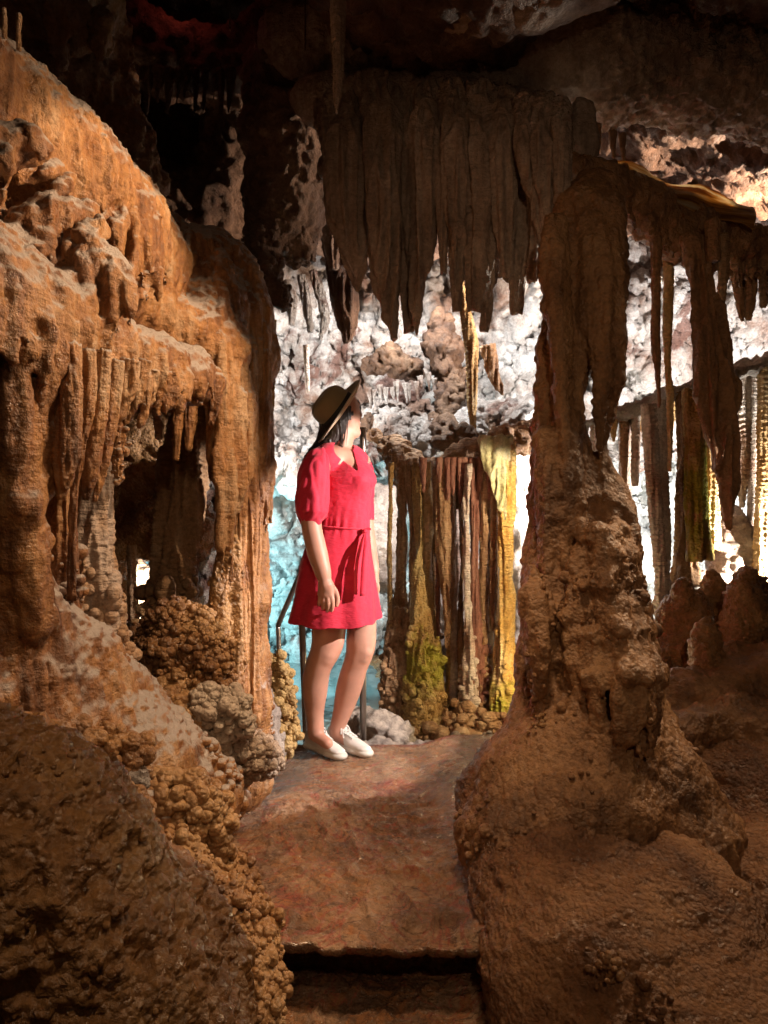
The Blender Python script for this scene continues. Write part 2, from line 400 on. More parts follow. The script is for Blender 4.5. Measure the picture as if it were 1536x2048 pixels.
M_WHITE = rock_mat('white_calcite_wall', [(0.30, 0.19, 0.14), (0.57, 0.53, 0.50), (0.77, 0.765, 0.755)], streak=0.2, bump=1.2, fine=1.8, blotch=((0.19, 0.085, 0.06), 1.9, 0.55), rough=0.6)
M_POOLW = rock_mat('pool_wall_rock', [(0.22, 0.24, 0.24), (0.52, 0.56, 0.55), (0.72, 0.75, 0.74)], streak=0.0, bump=1.0, fine=1.5, blotch=((0.05, 0.06, 0.06), 4.5, 0.60))
M_GREY = rock_mat('grey_limestone', [(0.28, 0.23, 0.21), (0.45, 0.38, 0.34), (0.58, 0.50, 0.45)], streak=0.1, bump=0.8)
M_RIBW = rock_mat('white_ribbed_calcite', [(0.50, 0.32, 0.24), (0.72, 0.60, 0.52), (0.82, 0.76, 0.72)], streak=0.2, rib=0.8)
M_GOLD = rock_mat('golden_calcite', [(0.46, 0.23, 0.07), (0.64, 0.42, 0.18), (0.76, 0.60, 0.38)], streak=0.6, rib=0.8)
M_GREEN = rock_mat('mossy_calcite', [(0.36, 0.20, 0.07), (0.52, 0.32, 0.11), (0.6, 0.44, 0.2)], streak=0.5, rib=0.5, knob=0.3, moss=((0.34, 0.30, 0.04), -0.85, 0.5))
M_MIDC = rock_mat('tan_column_stone', [(0.22, 0.11, 0.06), (0.42, 0.24, 0.12), (0.58, 0.40, 0.25)], streak=0.9, rib=0.6)
M_RED = rock_mat('reddish_drapery_stone', [(0.16, 0.06, 0.04), (0.30, 0.12, 0.08), (0.42, 0.22, 0.15)], streak=0.9)
M_GROUND = rock_mat('brown_ground_flowstone', [(0.17, 0.075, 0.035), (0.31, 0.145, 0.065), (0.44, 0.22, 0.10)], streak=0.0, bump=0.9, rough=0.34, spec=0.55, knob=0.25)

# ------------------------------------------------------------------ setting: ground, water, walls, ceiling
def sheet(name, fn, u0, u1, nu, v0, v1, nv, mat, ops, label=None, dens=None):
    vv = np.linspace(v0, v1, nv)
    if dens is not None:
        c = np.cumsum(dens(vv)); vv = v0+(v1-v0)*np.interp(np.linspace(0, 1, nv), (c-c[0])/(c[-1]-c[0]), np.linspace(0, 1, nv))
    u, v = np.meshgrid(np.linspace(u0, u1, nu), vv, indexing='ij')
    V = fn(u.ravel(), v.ravel()); i = np.arange(nu-1)[:, None]*nv; j = np.arange(nv-1)[None]
    F = np.stack([i+j, i+nv+j, i+nv+j+1, i+j+1], 2).reshape(-1, 4)
    V = rough(V, F, ops)
    o = make_obj(name, V, F, mat, base=np.zeros(3)); tag(o, label, None, None, 'structure'); return o
def sm(a, b, x): t = np.clip((x-a)/(b-a), 0, 1); return t*t*(3-2*t)
# cave floor around and behind the walkway
def floor_fn(x, y):
    z = -1.42+0.06*np.sin(x*2+y)+0.25*sm(1.0, 3.0, x)+0.5*sm(-1.2, -2.5, x)*sm(5.5, 4.0, y)
    z = z-0.15*sm(4.2, 5.2, y)*sm(0.1, -0.5, x)
    return np.stack([x, y, z], 1)
sheet('ground', floor_fn, -4, 5, 300, -1.5, 9, 320, M_GROUND, [('n', 0.05, 2.5), ('b', 0.03, 7)])
def water_fn(x, y): return np.stack([x, y, np.full_like(x, -1.44)], 1)
M_WATER = bpy.data.materials.new('turquoise_pool_water'); M_WATER.use_nodes = True
_b = M_WATER.node_tree.nodes['Principled BSDF']; _b.inputs['Base Color'].default_value = (0.20, 0.25, 0.25, 1); _b.inputs['Roughness'].default_value = 0.07
_n = M_WATER.node_tree.nodes.new('ShaderNodeTexNoise'); _n.inputs['Scale'].default_value = 3.5; _n.inputs['Detail'].default_value = 3
_g = M_WATER.node_tree.nodes.new('ShaderNodeNewGeometry'); M_WATER.node_tree.links.new(_g.outputs['Position'], _n.inputs[0])
_m = M_WATER.node_tree.nodes.new('ShaderNodeBump'); _m.inputs['Strength'].default_value = 0.35; _m.inputs['Distance'].default_value = 0.05
M_WATER.node_tree.links.new(_n.outputs[0], _m.inputs['Height']); M_WATER.node_tree.links.new(_m.outputs[0], _b.inputs['Normal'])
sheet('water', water_fn, -2.2, 0.15, 60, 4.45, 8.2, 60, M_WATER, [])

# worn stone walkway with one step down towards the viewer
def path_obj():
    nx, ys = 250, np.concatenate([np.linspace(3.78, 3.70, 8), np.linspace(3.695, 2.0, 360), np.linspace(1.995, 1.97, 4), ])
    rows = []
    for y in ys: rows.append((y, -1.12-0.5*max(0, (y-3.70)/0.08) if y > 3.70 else -1.12))
    rows += [(1.97, -1.128), (1.975, -1.145), (2.08, -1.16), (2.16, -1.18), (2.18, -1.27), (2.17, -1.285)]  # deep undercut shaped to keep the riser dark
    rows += [(y, -1.288) for y in np.linspace(2.16, 1.0, 180)]+[(0.995, -1.28), (1.0, -1.5)]
    Y = np.array([r[0] for r in rows]); Z = np.array([r[1] for r in rows]); xs = np.linspace(-0.75, 0.62, nx)
    X, YY = np.meshgrid(xs, Y, indexing='ij'); ZZ = np.tile(Z, (nx, 1))
    V = np.stack([X.ravel(), YY.ravel(), ZZ.ravel()], 1)
    top = (V[:, 1] > 2.0) & (V[:, 1] < 3.69)
    x, y = V[:, 0], V[:, 1]; P = V*np.array((1, 1, 1))
    # smooth shoulders, scaled worn middle with curved ridges
    worn = sm(3.3, 2.9, y)*sm(-0.46, -0.30, x+0.07*np.sin(y*5))*sm(0.30, 0.12, x)
    Wp = P*np.array((8, 5.5, 1))+0.9*np.stack([perlin(P*2.2), perlin(P*2.2+7), 0*x], 1)
    ridg = np.abs(perlin(Wp)); sh = 0.008*np.exp(-(ridg/0.07)**2)*(fbm(P*3, 2)+.5).clip(0, 1.2)+0.009*fbm(P*9, 3)+0.007*np.abs(fbm(P*np.array((22, 34, 1)), 3))
    feet = sm(.22, .42, np.hypot((x+.19)/1.3, y-3.57)); V[:, 2] += feet*(worn*sh*2.4+0.012*fbm(P*2.2, 2))+.002*fbm(P*12, 2)
    V[:, 2] += 0.05*sm(0.12, 0.34, x)*top - 0.03*sm(-0.3, -0.5, x)*top
    low = (V[:, 2] < -1.25)*1.; V[:, 2] += low*0.012*fbm(P*14, 3)
    V[:, 1] += 0.025*perlin(P*np.array((4, 0, 4)))*(np.abs(V[:, 1]-2.0) < 0.06)
    i = np.arange(nx-1)[:, None]*len(rows); j = np.arange(len(rows)-1)[None]
    F = np.stack([i+j, i+j+1, i+len(rows)+j+1, i+len(rows)+j], 2).reshape(-1, 4)
    m = rock_mat('worn_walkway_stone', [(0.19, 0.10, 0.055), (0.34, 0.19, 0.105), (0.48, 0.29, 0.17)], streak=0, scale=5, bump=0.9, rough=0.24, spec=0.7, blotch=((0.27, 0.07, 0.045), 3.4, 0.585), vein=[((0.42, 0.17, 0.06), 2.6, 0.035), ((0.10, 0.045, 0.03), 5.0, 0.02), ((0.36, 0.08, 0.05), 3.3, 0.016)])
    o = make_obj('path', V, F, m, base=np.zeros(3)); tag(o, kind='structure')
path_obj()

# far wall: rough white calcite above, overhanging a darker recess by the pool
def wall_fn(x, z):
    y = 6.3+0.25*np.sin(x*1.7+1)+0.2*np.sin(z*3)
    lip = 0.45+0.12*np.sin(x*2.3)+0.25*sm(0.2, 1.2, x)*0
    left = sm(1.6, 0.9, x)
    y = y+left*0.9*sm(lip+0.05, lip-0.12, z)-left*0.25*sm(lip+0.9, lip+0.1, z)*sm(lip-0.1, lip+0.05, z)
    y = y-0.7*sm(1.9, 3.2, z)
    y = y-0.9*sm(2.4, 4.0, x)
    return np.stack([x, y, z], 1)
def fl(V, F, ops): return rough(V, F, ops)
def wall(name, x0, x1, z0, z1, mat, n):
    nx = int((x1-x0)/n); nz = int((z1-z0)/n)
    return sheet(name, wall_fn, x0, x1, nx, z0, z1, nz, mat, [('n', 0.42, (1.6, 1.6, 1.1)), ('b', -0.12, (3.5, 3.5, 2.0)), ('r', 0.09, (7, 7, 4)), ('b', -0.06, (14, 14, 9)), ('k', 0.014, 15), ('r', 0.03, (28, 28, 18)), ('n', .016, 45)], dens=lambda z: 1+5*np.exp(-((z-.42)/.12)**2))
wall('cave_wall', -3.2, 4.6, 0.36, 3.4, M_WHITE, 0.0155)
wall('cave_wall', -3.2, 4.6, -1.7, 0.40, M_POOLW, 0.0185)
# side walls far left, far right and behind the viewer are out of view; the near ceiling slopes up into the dark
def ceil_fn(x, y):
    z = 1.62+0.10*(y-2)+0.12*np.sin(x*2.1)+0.1*np.sin(y*1.9+x)
    z = z+2.6*np.exp(-((x+0.95)/0.6)**2-((y-4.0)/1.5)**2)       # chimney above the left passage
    z = z-0.22*sm(1.5, 0.9, y)+.14*np.exp(-((y-2.1)/.5)**2)+.22*sm(.4, .9, x)*sm(2.6, 3.2, y)-.30*sm(.6, 1.0, x)*np.exp(-((y-3.3)/.22)**2)  # right-hand dip shaped to keep lamp light off the nearer ceiling
    return np.stack([x, y, z], 1)
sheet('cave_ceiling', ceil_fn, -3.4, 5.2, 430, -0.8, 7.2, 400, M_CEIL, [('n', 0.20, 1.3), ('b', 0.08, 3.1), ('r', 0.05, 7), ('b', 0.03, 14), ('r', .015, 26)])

# ------------------------------------------------------------------ helpers for single growths
def drip(name, label, pts, mat, cat=None, group=None, seg=None, flat=1.0, rot=0.0, flute=0.25, ribs=0.0, lump=0.12, knobs=None, step=None):
    """a stalactite or column: pts = (px, py, d, r in photo px)"""
    P = [W(x, y, d) for x, y, d, r in pts]; rr = [r*d/FPX for x, y, d, r in pts]; d = pts[0][2]
    rm = max(rr); step = step or max(0.004, 0.0016*d); seg = seg or int(min(96, max(20, 2*math.pi*rm/step)))//2*2
    V, F = tube(P, rr, seg, step, flat, rot)
    # radial direction of each point, for flutes that follow the growth
    s = 0.9/max(rm, 0.01)
    ops = [('n', rm*lump, (s*0.8, s*0.8, s*0.25)), ('flute', -rm*flute, (s*2.2, s*2.2, s*0.12)), ('n', rm*0.10, (s*3.5, s*3.5, s*2))]
    if ribs: ops.append(('rib', ribs, (1, 1, 2*math.pi/0.028)))
    ops.append(('n', 0.0022*d/3, 55))
    V = rough(V, F, ops)
    if knobs: V, F = popcorn(V, F, *knobs)
    ip = int(np.argmax([p[2] for p in P])) if 'stalactite' in name or 'drapery' in name else int(np.argmin([p[2] for p in P]))
    o = make_obj(name, V, F, mat, base=P[ip])
    return tag(o, label, cat or name.replace('_', ' '), group)
def flows(rock, edge, n, l0, l1, r0, r1, seed, out=0.0, lean=0.0, kf=0.4, win=0.45):
    """drip fluting hung along an edge, grown on the face of the same rock: edge = (px, py, d)"""
    rs = np.random.RandomState(seed); E = np.array([W(*e) for e in edge]); t = np.linspace(0, len(E)-1, n)+rs.randn(n)*0.12*len(E)/n; t = np.clip(t, 0, len(E)-1.001)
    base = Rock(rock.h, rock.k)
    if not hasattr(rock, 'body'): rock.body = list(rock.p)
    base.p = rock.body
    for i in range(len(E)):                       # bring the edge onto the face along the line of sight
        e = E[i].copy()
        for it in range(6):
            f = base.front(E[i][0], E[i][2], e[1]-win, e[1]+win)
            if f is None: break
            E[i] = E[i]*(.5+.5*f/E[i][1])
    for k in range(n):
        i = int(t[k]); p = E[i]+(E[i+1]-E[i])*(t[k]-i); ln = l0+(l1-l0)*rs.rand()**1.5; r = r0+(r1-r0)*rs.rand()
        pts = []; y = None; wob = rs.randn()*0.008; ph = rs.rand()*6
        for j in range(6):
            u = j/5; x = p[0]+lean*ln*u+wob*math.sin(u*3+ph); z = p[2]-ln*u
            f = base.front(x, z, p[1]-win, p[1]+win)
            if y is None: y = f if f is not None else p[1]
            elif f is not None and f < y+.02: y = max(f, y-.03)
            pts.append((np.array((x, y-r*(.15+.35*min(1, u*2)), z)), r*(.7+.5*math.sin(min(1, u*1.6)*math.pi*.6))*(1-.65*u**3)))
        rock.limb(pts, k=r*kf)

# ------------------------------------------------------------------ the great flowstone wall on the left
fs = Rock(0.0088, 0.07)
fs.chain([(-330, 20, 1.9, 190), (-97, 199, 1.95, 150), (3, 284, 2.1, 148), (103, 369, 2.25, 145), (193, 444, 2.45, 130), (258, 520, 2.65, 112)])
fs.chain([(300, 470, 2.8, 66), (330, 500, 2.85, 62), (372, 520, 2.9, 60)], k=.04)
fs.chain([(-200, 470, 1.9, 200), (-120, 700, 1.9, 200), (-150, 1000, 1.95, 200), (-150, 1400, 1.9, 220)])
fs.chain([(20, 560, 2.15, 130), (190, 580, 2.45, 85), (300, 640, 2.65, 60), (430, 700, 2.8, 70)])
# the middle lobes
fs.chain([(-20, 300, 1.76, 60), (50, 290, 1.80, 40)], k=.04)
fs.chain([(60, 455, 1.92, 42), (110, 432, 1.95, 30), (175, 430, 2.04, 25)], k=.04)
fs.chain([(175, 510, 1.96, 42), (200, 560, 1.98, 60), (190, 600, 2.0, 52)], k=.04)
# front shelf running down to the right
fs.chain([(-190, 500, 1.66, 150), (-60, 575, 1.7, 136), (50, 625, 1.8, 92), (120, 672, 1.9, 72), (215, 716, 2.05, 62), (300, 738, 2.2, 56), (375, 752, 2.38, 48), (415, 765, 2.5, 34)], k=.08)
# shaded curtain on the right-hand end, down to the floor
fs.chain([(425, 500, 2.95, 50), (455, 545, 3.0, 58), (480, 620, 3.02, 62), (492, 720, 3.0, 56), (497, 850, 3.0, 44), (498, 1000, 3.0, 38), (495, 1200, 3.0, 38), (490, 1400, 3.0, 48), (480, 1560, 3.0, 66)], k=.06)
fs.chain([(410, 520, 2.9, 55), (420, 640, 2.85, 62), (440, 740, 2.85, 50)], k=.06)
# nearest block of fused columns
fs.chain([(-60, 760, 1.72, 90), (-40, 950, 1.78, 84), (-20, 1150, 1.8, 92), (0, 1330, 1.85, 120)])
fs.chain([(30, 740, 1.66, 26), (34, 900, 1.68, 30), (44, 1010, 1.7, 42), (50, 1120, 1.72, 44), (56, 1240, 1.76, 52)], k=.03)
fs.chain([(88, 750, 1.72, 22), (84, 860, 1.74, 18), (80, 960, 1.75, 22), (76, 1080, 1.77, 22), (66, 1180, 1.78, 24)], k=.03)
fs.chain([(50, 1230, 1.85, 70), (130, 1330, 2.0, 90), (215, 1400, 2.2, 80), (280, 1480, 2.3, 90)], k=.08)
fs.chain([(-60, 1400, 1.8, 150), (80, 1470, 1.95, 150), (220, 1540, 2.1, 130), (330, 1570, 2.3, 100), (400, 1590, 2.5, 76), (440, 1600, 2.75, 54)], k=.08)
fs.chain([(-100, 1600, 1.8, 200), (150, 1750, 1.9, 200), (300, 1800, 2.0, 140), (370, 1800, 2.15, 80)], k=.08)
# undercut shadows below the lobes
flows(fs, [(0, 330, 1.78), (60, 350, 1.84), (90, 330, 1.9)], 9, .06, .16, .010, .022, 3, .02)
flows(fs, [(10, 455, 1.86), (100, 462, 1.92), (200, 440, 2.05)], 16, .05, .09, .010, .018, 4, .02)
flows(fs, [(0, 440, 1.86), (60, 455, 1.9), (130, 470, 1.95)], 18, .05, .12, .007, .012, 41, kf=.3)
flows(fs, [(30, 250, 1.8), (120, 330, 1.95), (220, 400, 2.2)], 14, .05, .14, .008, .014, 42, kf=.5)
flows(fs, [(120, 480, 1.93), (200, 500, 1.95), (255, 530, 2.05)], 22, .10, .22, .007, .012, 43, kf=.3)
flows(fs, [(0, 610, 1.5), (60, 640, 1.6), (110, 690, 1.7)], 16, .06, .14, .007, .012, 44, kf=.3)
flows(fs, [(240, 430, 2.55), (310, 455, 2.62), (385, 500, 2.76)], 26, .14, .26, .008, .013, 45, kf=.3)
flows(fs, [(150, 520, 1.93), (200, 520, 1.95), (260, 560, 2.05)], 14, .10, .17, .009, .018, 5, .02)
flows(fs, [(250, 425, 2.60), (300, 440, 2.66), (380, 470, 2.76)], 16, .17, .27, .014, .024, 6, .03)
flows(fs, [(270, 490, 2.6), (370, 520, 2.7)], 10, .10, .22, .012, .02, 61, .05)
flows(fs, [(-20, 510, 1.47), (50, 550, 1.56), (110, 585, 1.66), (150, 640, 1.78)], 30, .07, .2, .008, .014, 7, .03, -.12, kf=.3)
flows(fs, [(-20, 590, 1.46), (70, 600, 1.58), (120, 640, 1.7)], 14, .10, .17, .010, .02, 8, .03)
flows(fs, [(100, 690, 1.78), (170, 710, 1.86), (240, 720, 1.98), (300, 735, 2.08)], 32, .08, .19, .008, .013, 9, .035, -.04, kf=.3)
flows(fs, [(300, 730, 2.08), (350, 738, 2.24), (430, 728, 2.42)], 24, .07, .15, .009, .015, 10, .04, kf=.3)
flows(fs, [(440, 500, 2.86), (490, 560, 2.88), (535, 650, 2.96)], 14, .15, .35, .012, .02, 11, .03)
flows(fs, [(452, 720, 2.86), (490, 740, 2.88), (540, 760, 2.94)], 12, .4, .9, .014, .022, 12, .04, win=.09)
def hollow(rock, pts, k=.02):
    P = []
    for px, py, r in pts:
        e = W(px, py, 1.0); y = None; yy = 1.3
        for it in range(12):
            f = rock.front(e[0]*yy, e[2]*yy, yy-.7, yy+.9)
            if f is None: break
            yy = .5*yy+.5*f
        P.append((W(px, py, yy+r*.25*yy/FPX), r*yy/FPX))
    return P
hl = [hollow(fs, q) for q in ([(-15, 352, 24), (45, 352, 28), (92, 338, 16)], [(-20, 742, 26), (55, 740, 24), (104, 730, 13)], [(88, 655, 13), (125, 642, 15)], [(108, 455, 13), (140, 450, 14)], [(285, 612, 10), (340, 612, 15), (395, 598, 15)], [(150, 628, 9), (205, 634, 12), (240, 620, 9)], [(110, 545, 9), (118, 590, 11)])]
for P in hl:
    for (a, ra), (b_, rb_) in zip(P[:-1], P[1:]): fs.seg(a, b_, ra, rb_, .02, True)
V, F = fs.mesh(clip=(np.array((-1.75, 1.1, -1.6)), np.array((-0.38, 3.35, 1.4))))
V = rough(V, F, [('n', 0.030, (4, 4, 2.4)), ('n', 0.015, (11, 11, 3), 'side'), ('flute', 0.015, (27, 27, 2.2), 'side'), ('b', 0.010, (26, 26, 30), 'top'), ('n', 0.006, (50, 36, 50), 'top'), ('n', 0.010, (28, 28, 18)), ('n', 0.0045, (80, 80, 60))])
V, F = popcorn(V, F, lambda V, N: (V[:, 2] < -0.62)*(V[:, 2] > -1.05)*(V[:, 0] > -0.8)*(fbm(V*4, 2) > 0.1), 700, .006, .014, 3)
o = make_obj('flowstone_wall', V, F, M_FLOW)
tag(o, 'huge tiered orange flowstone slope with grey upper faces filling the left side', 'flowstone')

# ---- single stalactites and columns hanging from and standing under its shelf
G = 'stalactites fringing the shelf of the left flowstone'
S = [ # label, pts
 ('fattest orange stalactite of the left shelf with rounded wet tip', [(140, 690, 1.80, 18), (142, 780, 1.78, 19), (132, 900, 1.78, 24), (124, 960, 1.78, 18), (121, 998, 1.78, 4)], 0),
 ('slim orange stalactite just right of the fattest one on the left shelf', [(178, 700, 1.86, 13), (176, 800, 1.86, 15), (160, 900, 1.86, 8), (146, 1010, 1.86, 7), (144, 1200, 1.88, 8)], 0),
 ('blunt brown stalactite with reddish shaded tip beside the pale ribbed column', [(208, 700, 1.9, 13), (196, 830, 1.9, 17), (178, 950, 1.9, 16), (171, 1000, 1.9, 4)], .001),
 ('long tapering stalactite touching the top of the pale ribbed column', [(232, 720, 1.95, 15), (216, 830, 1.95, 18), (200, 940, 1.95, 13), (190, 1002, 1.95, 3)], 0),
 ('pair-fused short stalactite with rounded foot right of the long ones', [(262, 720, 2.0, 16), (252, 780, 2.0, 18), (240, 815, 2.0, 12), (237, 832, 2.0, 4)], 0),
 ('narrow leaning stalactite ending over the knobbly hanging cluster', [(290, 720, 2.06, 12), (272, 790, 2.06, 12), (252, 840, 2.06, 7), (246, 856, 2.06, 2)], 0),
 ('short ribbed orange stalactite hanging first in the small fringe', [(302, 740, 2.1, 13), (300, 780, 2.1, 11), (295, 808, 2.1, 4)], .0015),
 ('short orange stalactite forked beside the first of the small fringe', [(330, 745, 2.16, 13), (328, 800, 2.16, 10), (325, 824, 2.16, 4)], .0015),
 ('tiny stub stalactite in the middle of the small fringe', [(352, 750, 2.2, 11), (350, 790, 2.2, 8), (347, 812, 2.2, 3)], .0015),
 ('small pointed stalactite four along in the small fringe', [(374, 750, 2.26, 11), (370, 785, 2.26, 8), (367, 802, 2.26, 3)], .0015),
 ('small stubby stalactite half in shade at the end of the small fringe', [(396, 750, 2.34, 13), (392, 790, 2.34, 10), (389, 806, 2.34, 4)], .0015),
 ('shaded thick stalactite where the lit shelf meets the dark curtain', [(425, 750, 2.45, 16), (424, 800, 2.45, 15), (420, 850, 2.45, 5)], .001),
 ('dim slender stalactite hanging inside the opening', [(358, 780, 2.7, 10), (354, 860, 2.7, 8), (351, 920, 2.7, 4)], .001),
 ('dim stalactite hanging inside the opening beside the slender one', [(384, 770, 2.75, 12), (380, 850, 2.75, 10), (376, 900, 2.75, 5)], .001)]
for lb, pts, rb in S:
    pts = [(x, y, d-.03, rr*(1.22 if x > 255 else 1.1)) for x, y, d, rr in pts]
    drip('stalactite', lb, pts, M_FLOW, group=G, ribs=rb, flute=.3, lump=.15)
drip('stalactite', 'white ribbed broken stalactite glowing above the opening', [(312, 780, 2.5, 6), (313, 820, 2.5, 8), (317, 862, 2.5, 8), (318, 879, 2.5, 7)], M_RIBW, ribs=.003)
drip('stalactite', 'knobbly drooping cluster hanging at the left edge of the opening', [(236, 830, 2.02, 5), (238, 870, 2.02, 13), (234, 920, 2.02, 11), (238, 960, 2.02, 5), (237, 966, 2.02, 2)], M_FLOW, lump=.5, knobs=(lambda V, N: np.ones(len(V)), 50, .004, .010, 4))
# columns of the opening
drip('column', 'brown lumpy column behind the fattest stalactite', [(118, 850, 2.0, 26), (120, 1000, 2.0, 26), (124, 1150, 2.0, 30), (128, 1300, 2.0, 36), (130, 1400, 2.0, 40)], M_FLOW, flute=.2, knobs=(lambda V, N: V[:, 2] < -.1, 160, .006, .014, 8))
drip('column', 'pale ribbed column with white streak and cauliflower foot left of the opening', [(212, 860, 2.25, 16), (196, 950, 2.22, 28), (186, 1080, 2.2, 36), (192, 1200, 2.2, 46), (204, 1330, 2.2, 52), (206, 1430, 2.2, 60)], rock_mat('streaked_column', [(0.36, 0.18, 0.08), (0.52, 0.32, 0.19), (0.66, 0.58, 0.54)], streak=.8, rib=.5, scale=1.6), ribs=.0018, knobs=(lambda V, N: np.clip((-.12-V[:, 2])*4, 0, 1), 520, .007, .018, 9))
drip('column', 'broad ribbed brown column standing inside the opening', [(398, 840, 3.2, 48), (372, 920, 3.15, 50), (354, 1040, 3.1, 44), (346, 1150, 3.05, 38), (338, 1230, 3.0, 54), (325, 1360, 3.0, 70)], M_MIDC, ribs=.004, knobs=(lambda V, N: np.clip((-.2-V[:, 2])*5, 0, 1), 420, .012, .026, 10))
drip('stalagmite', 'dark pointed stalagmite at the foot of the shaded curtain', [(462, 1052, 2.8, 6), (462, 1075, 2.8, 14), (456, 1150, 2.8, 24), (448, 1250, 2.8, 34), (446, 1380, 2.8, 44), (446, 1480, 2.8, 50)], M_POP, lump=.2, knobs=(lambda V, N: np.ones(len(V)), 160, .005, .010, 11))
drip('column', 'thin dark post-like column in front of the glowing gap', [(264, 1090, 3.6, 9), (264, 1160, 3.6, 7), (266, 1240, 3.6, 13)], M_MIDC)
drip('column', 'thin pale lit column edging the right side of the shaded curtain', [(548, 640, 3.2, 5), (545, 800, 3.2, 5), (532, 960, 3.2, 4), (518, 1150, 3.2, 4), (512, 1220, 3.2, 7), (506, 1280, 3.2, 7), (508, 1330, 3.2, 5)], M_GOLD, ribs=.0015)
GC = 'long flutes of the shaded curtain'
for lb, pts in [('first long shaded flute beside the opening', [(432, 690, 2.72, 16), (430, 820, 2.74, 17), (428, 920, 2.76, 14), (425, 962, 2.78, 5)]),
 ('second long shaded flute of the curtain, thicker and paler', [(455, 680, 2.76, 15), (457, 850, 2.78, 15), (456, 1000, 2.8, 13), (454, 1060, 2.82, 7)]),
 ('third long shaded flute running nearly to the floor', [(480, 690, 2.8, 14), (480, 900, 2.8, 15), (478, 1150, 2.82, 13), (482, 1420, 2.84, 18)]),
 ('fourth long shaded flute, narrow and dark', [(503, 700, 2.86, 14), (503, 950, 2.86, 13), (500, 1250, 2.88, 14), (502, 1450, 2.9, 22)]),
 ('outermost long shaded flute at the curtain edge', [(527, 700, 2.92, 14), (522, 900, 2.92, 12), (512, 1100, 2.94, 10), (505, 1200, 2.95, 10)])]:
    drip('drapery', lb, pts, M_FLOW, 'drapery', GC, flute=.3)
# dark folded rock deep inside the opening
r = Rock(0.02, 0.1).chain([(180, 830, 3.9, 90), (300, 850, 3.9, 90), (420, 860, 3.9, 70)]).chain([(200, 980, 3.8, 80), (300, 1020, 3.85, 78), (360, 1060, 3.8, 60)]).chain([(250, 1040, 3.8, 60), (330, 1050, 3.8, 55)])
r.chain([(150, 900, 4.0, 110), (150, 1300, 4.0, 90)])
r.chain([(180, 1330, 3.9, 90), (420, 1350, 3.7, 90)])
V, F = r.mesh(); V = rough(V, F, [('n', .12, 4), ('b', -.05, 8), ('n', .02, 25)])
tag(make_obj('boulder', V, F, M_POP), 'dark folded rock seen deep inside the opening under the shelf', 'boulder')

# ---- upper left: second flowstone mass and small stalagmites on the slope
r = Rock(0.013, 0.08).chain([(-40, -160, 2.7, 190), (60, -60, 2.8, 150), (130, 40, 2.9, 110), (175, 110, 3.0, 72), (225, 180, 3.0, 40), (262, 250, 3.0, 26), (290, 300, 3.0, 16)]).chain([(120, 150, 3.0, 80), (200, 260, 3.0, 60), (290, 360, 3.05, 40)])
flows(r, [(60, 90, 2.62), (130, 110, 2.74), (220, 130, 2.84)], 22, .1, .3, .014, .026, 21, .03)
flows(r, [(100, -10, 2.6), (150, 0, 2.66), (215, 20, 2.72)], 14, .1, .25, .016, .026, 22, .03)
V, F = r.mesh(); V = rough(V, F, [('n', .05, 4), ('flute', .02, (18, 18, 2.5), 'side'), ('b', .018, 16), ('n', .012, 30)])
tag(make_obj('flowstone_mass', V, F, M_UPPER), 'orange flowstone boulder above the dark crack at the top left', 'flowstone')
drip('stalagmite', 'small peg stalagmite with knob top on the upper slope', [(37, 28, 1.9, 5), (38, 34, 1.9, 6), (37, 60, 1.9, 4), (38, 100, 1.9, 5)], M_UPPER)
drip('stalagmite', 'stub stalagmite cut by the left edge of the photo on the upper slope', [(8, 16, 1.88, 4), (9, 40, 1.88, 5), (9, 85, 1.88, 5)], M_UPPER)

# ---- dark chimney with red-lit fringe
r = Rock(0.016, 0.1).chain([(270, 60, 3.7, 60), (330, 120, 3.8, 60), (420, 130, 3.9, 60), (500, 130, 3.9, 60), (600, 60, 3.9, 90)]).chain([(420, 420, 4.2, 60), (460, 300, 4.2, 60), (480, 200, 4.1, 60)]).chain([(250, 420, 4.3, 120), (350, 480, 4.4, 130), (450, 560, 4.4, 100)]).chain([(300, 120, 4.7, 100), (400, 180, 4.7, 120), (390, 330, 4.7, 130), (480, 420, 4.7, 100)])  # rearmost masses added so the chimney stays black
V, F = r.mesh(); V = rough(V, F, [('n', .07, 4), ('b', .04, 9), ('n', .012, 25)])
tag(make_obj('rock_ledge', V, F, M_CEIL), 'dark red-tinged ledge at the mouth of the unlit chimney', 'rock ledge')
rs = np.random.RandomState(4)
RN = ['long', 'short', 'slim', 'stubby', 'hooked', 'pointed', 'thin', 'blunt', 'tiny', 'broad']
RX = [(296, 230, 9), (318, 205, 9), (338, 225, 8), (357, 205, 5), (372, 195, 7), (392, 235, 5), (410, 222, 5), (430, 200, 4), (442, 290, 6), (460, 225, 7)]
for k, (x, tip, rr) in enumerate(RX):
    tw = ['leftmost', 'second', 'third', 'fourth', 'fifth', 'sixth', 'seventh', 'eighth', 'ninth', 'last'][k]
    drip('stalactite', f'{RN[k]} dim red stalactite, {tw} from the left on the chimney ledge', [(x, 140, 3.62, rr*1.8), (x+1, 170, 3.62, rr), (x-2, tip-15, 3.62, rr*.5), (x-3, tip, 3.62, 1)], M_CEIL, group='red-lit stalactites on the chimney ledge')

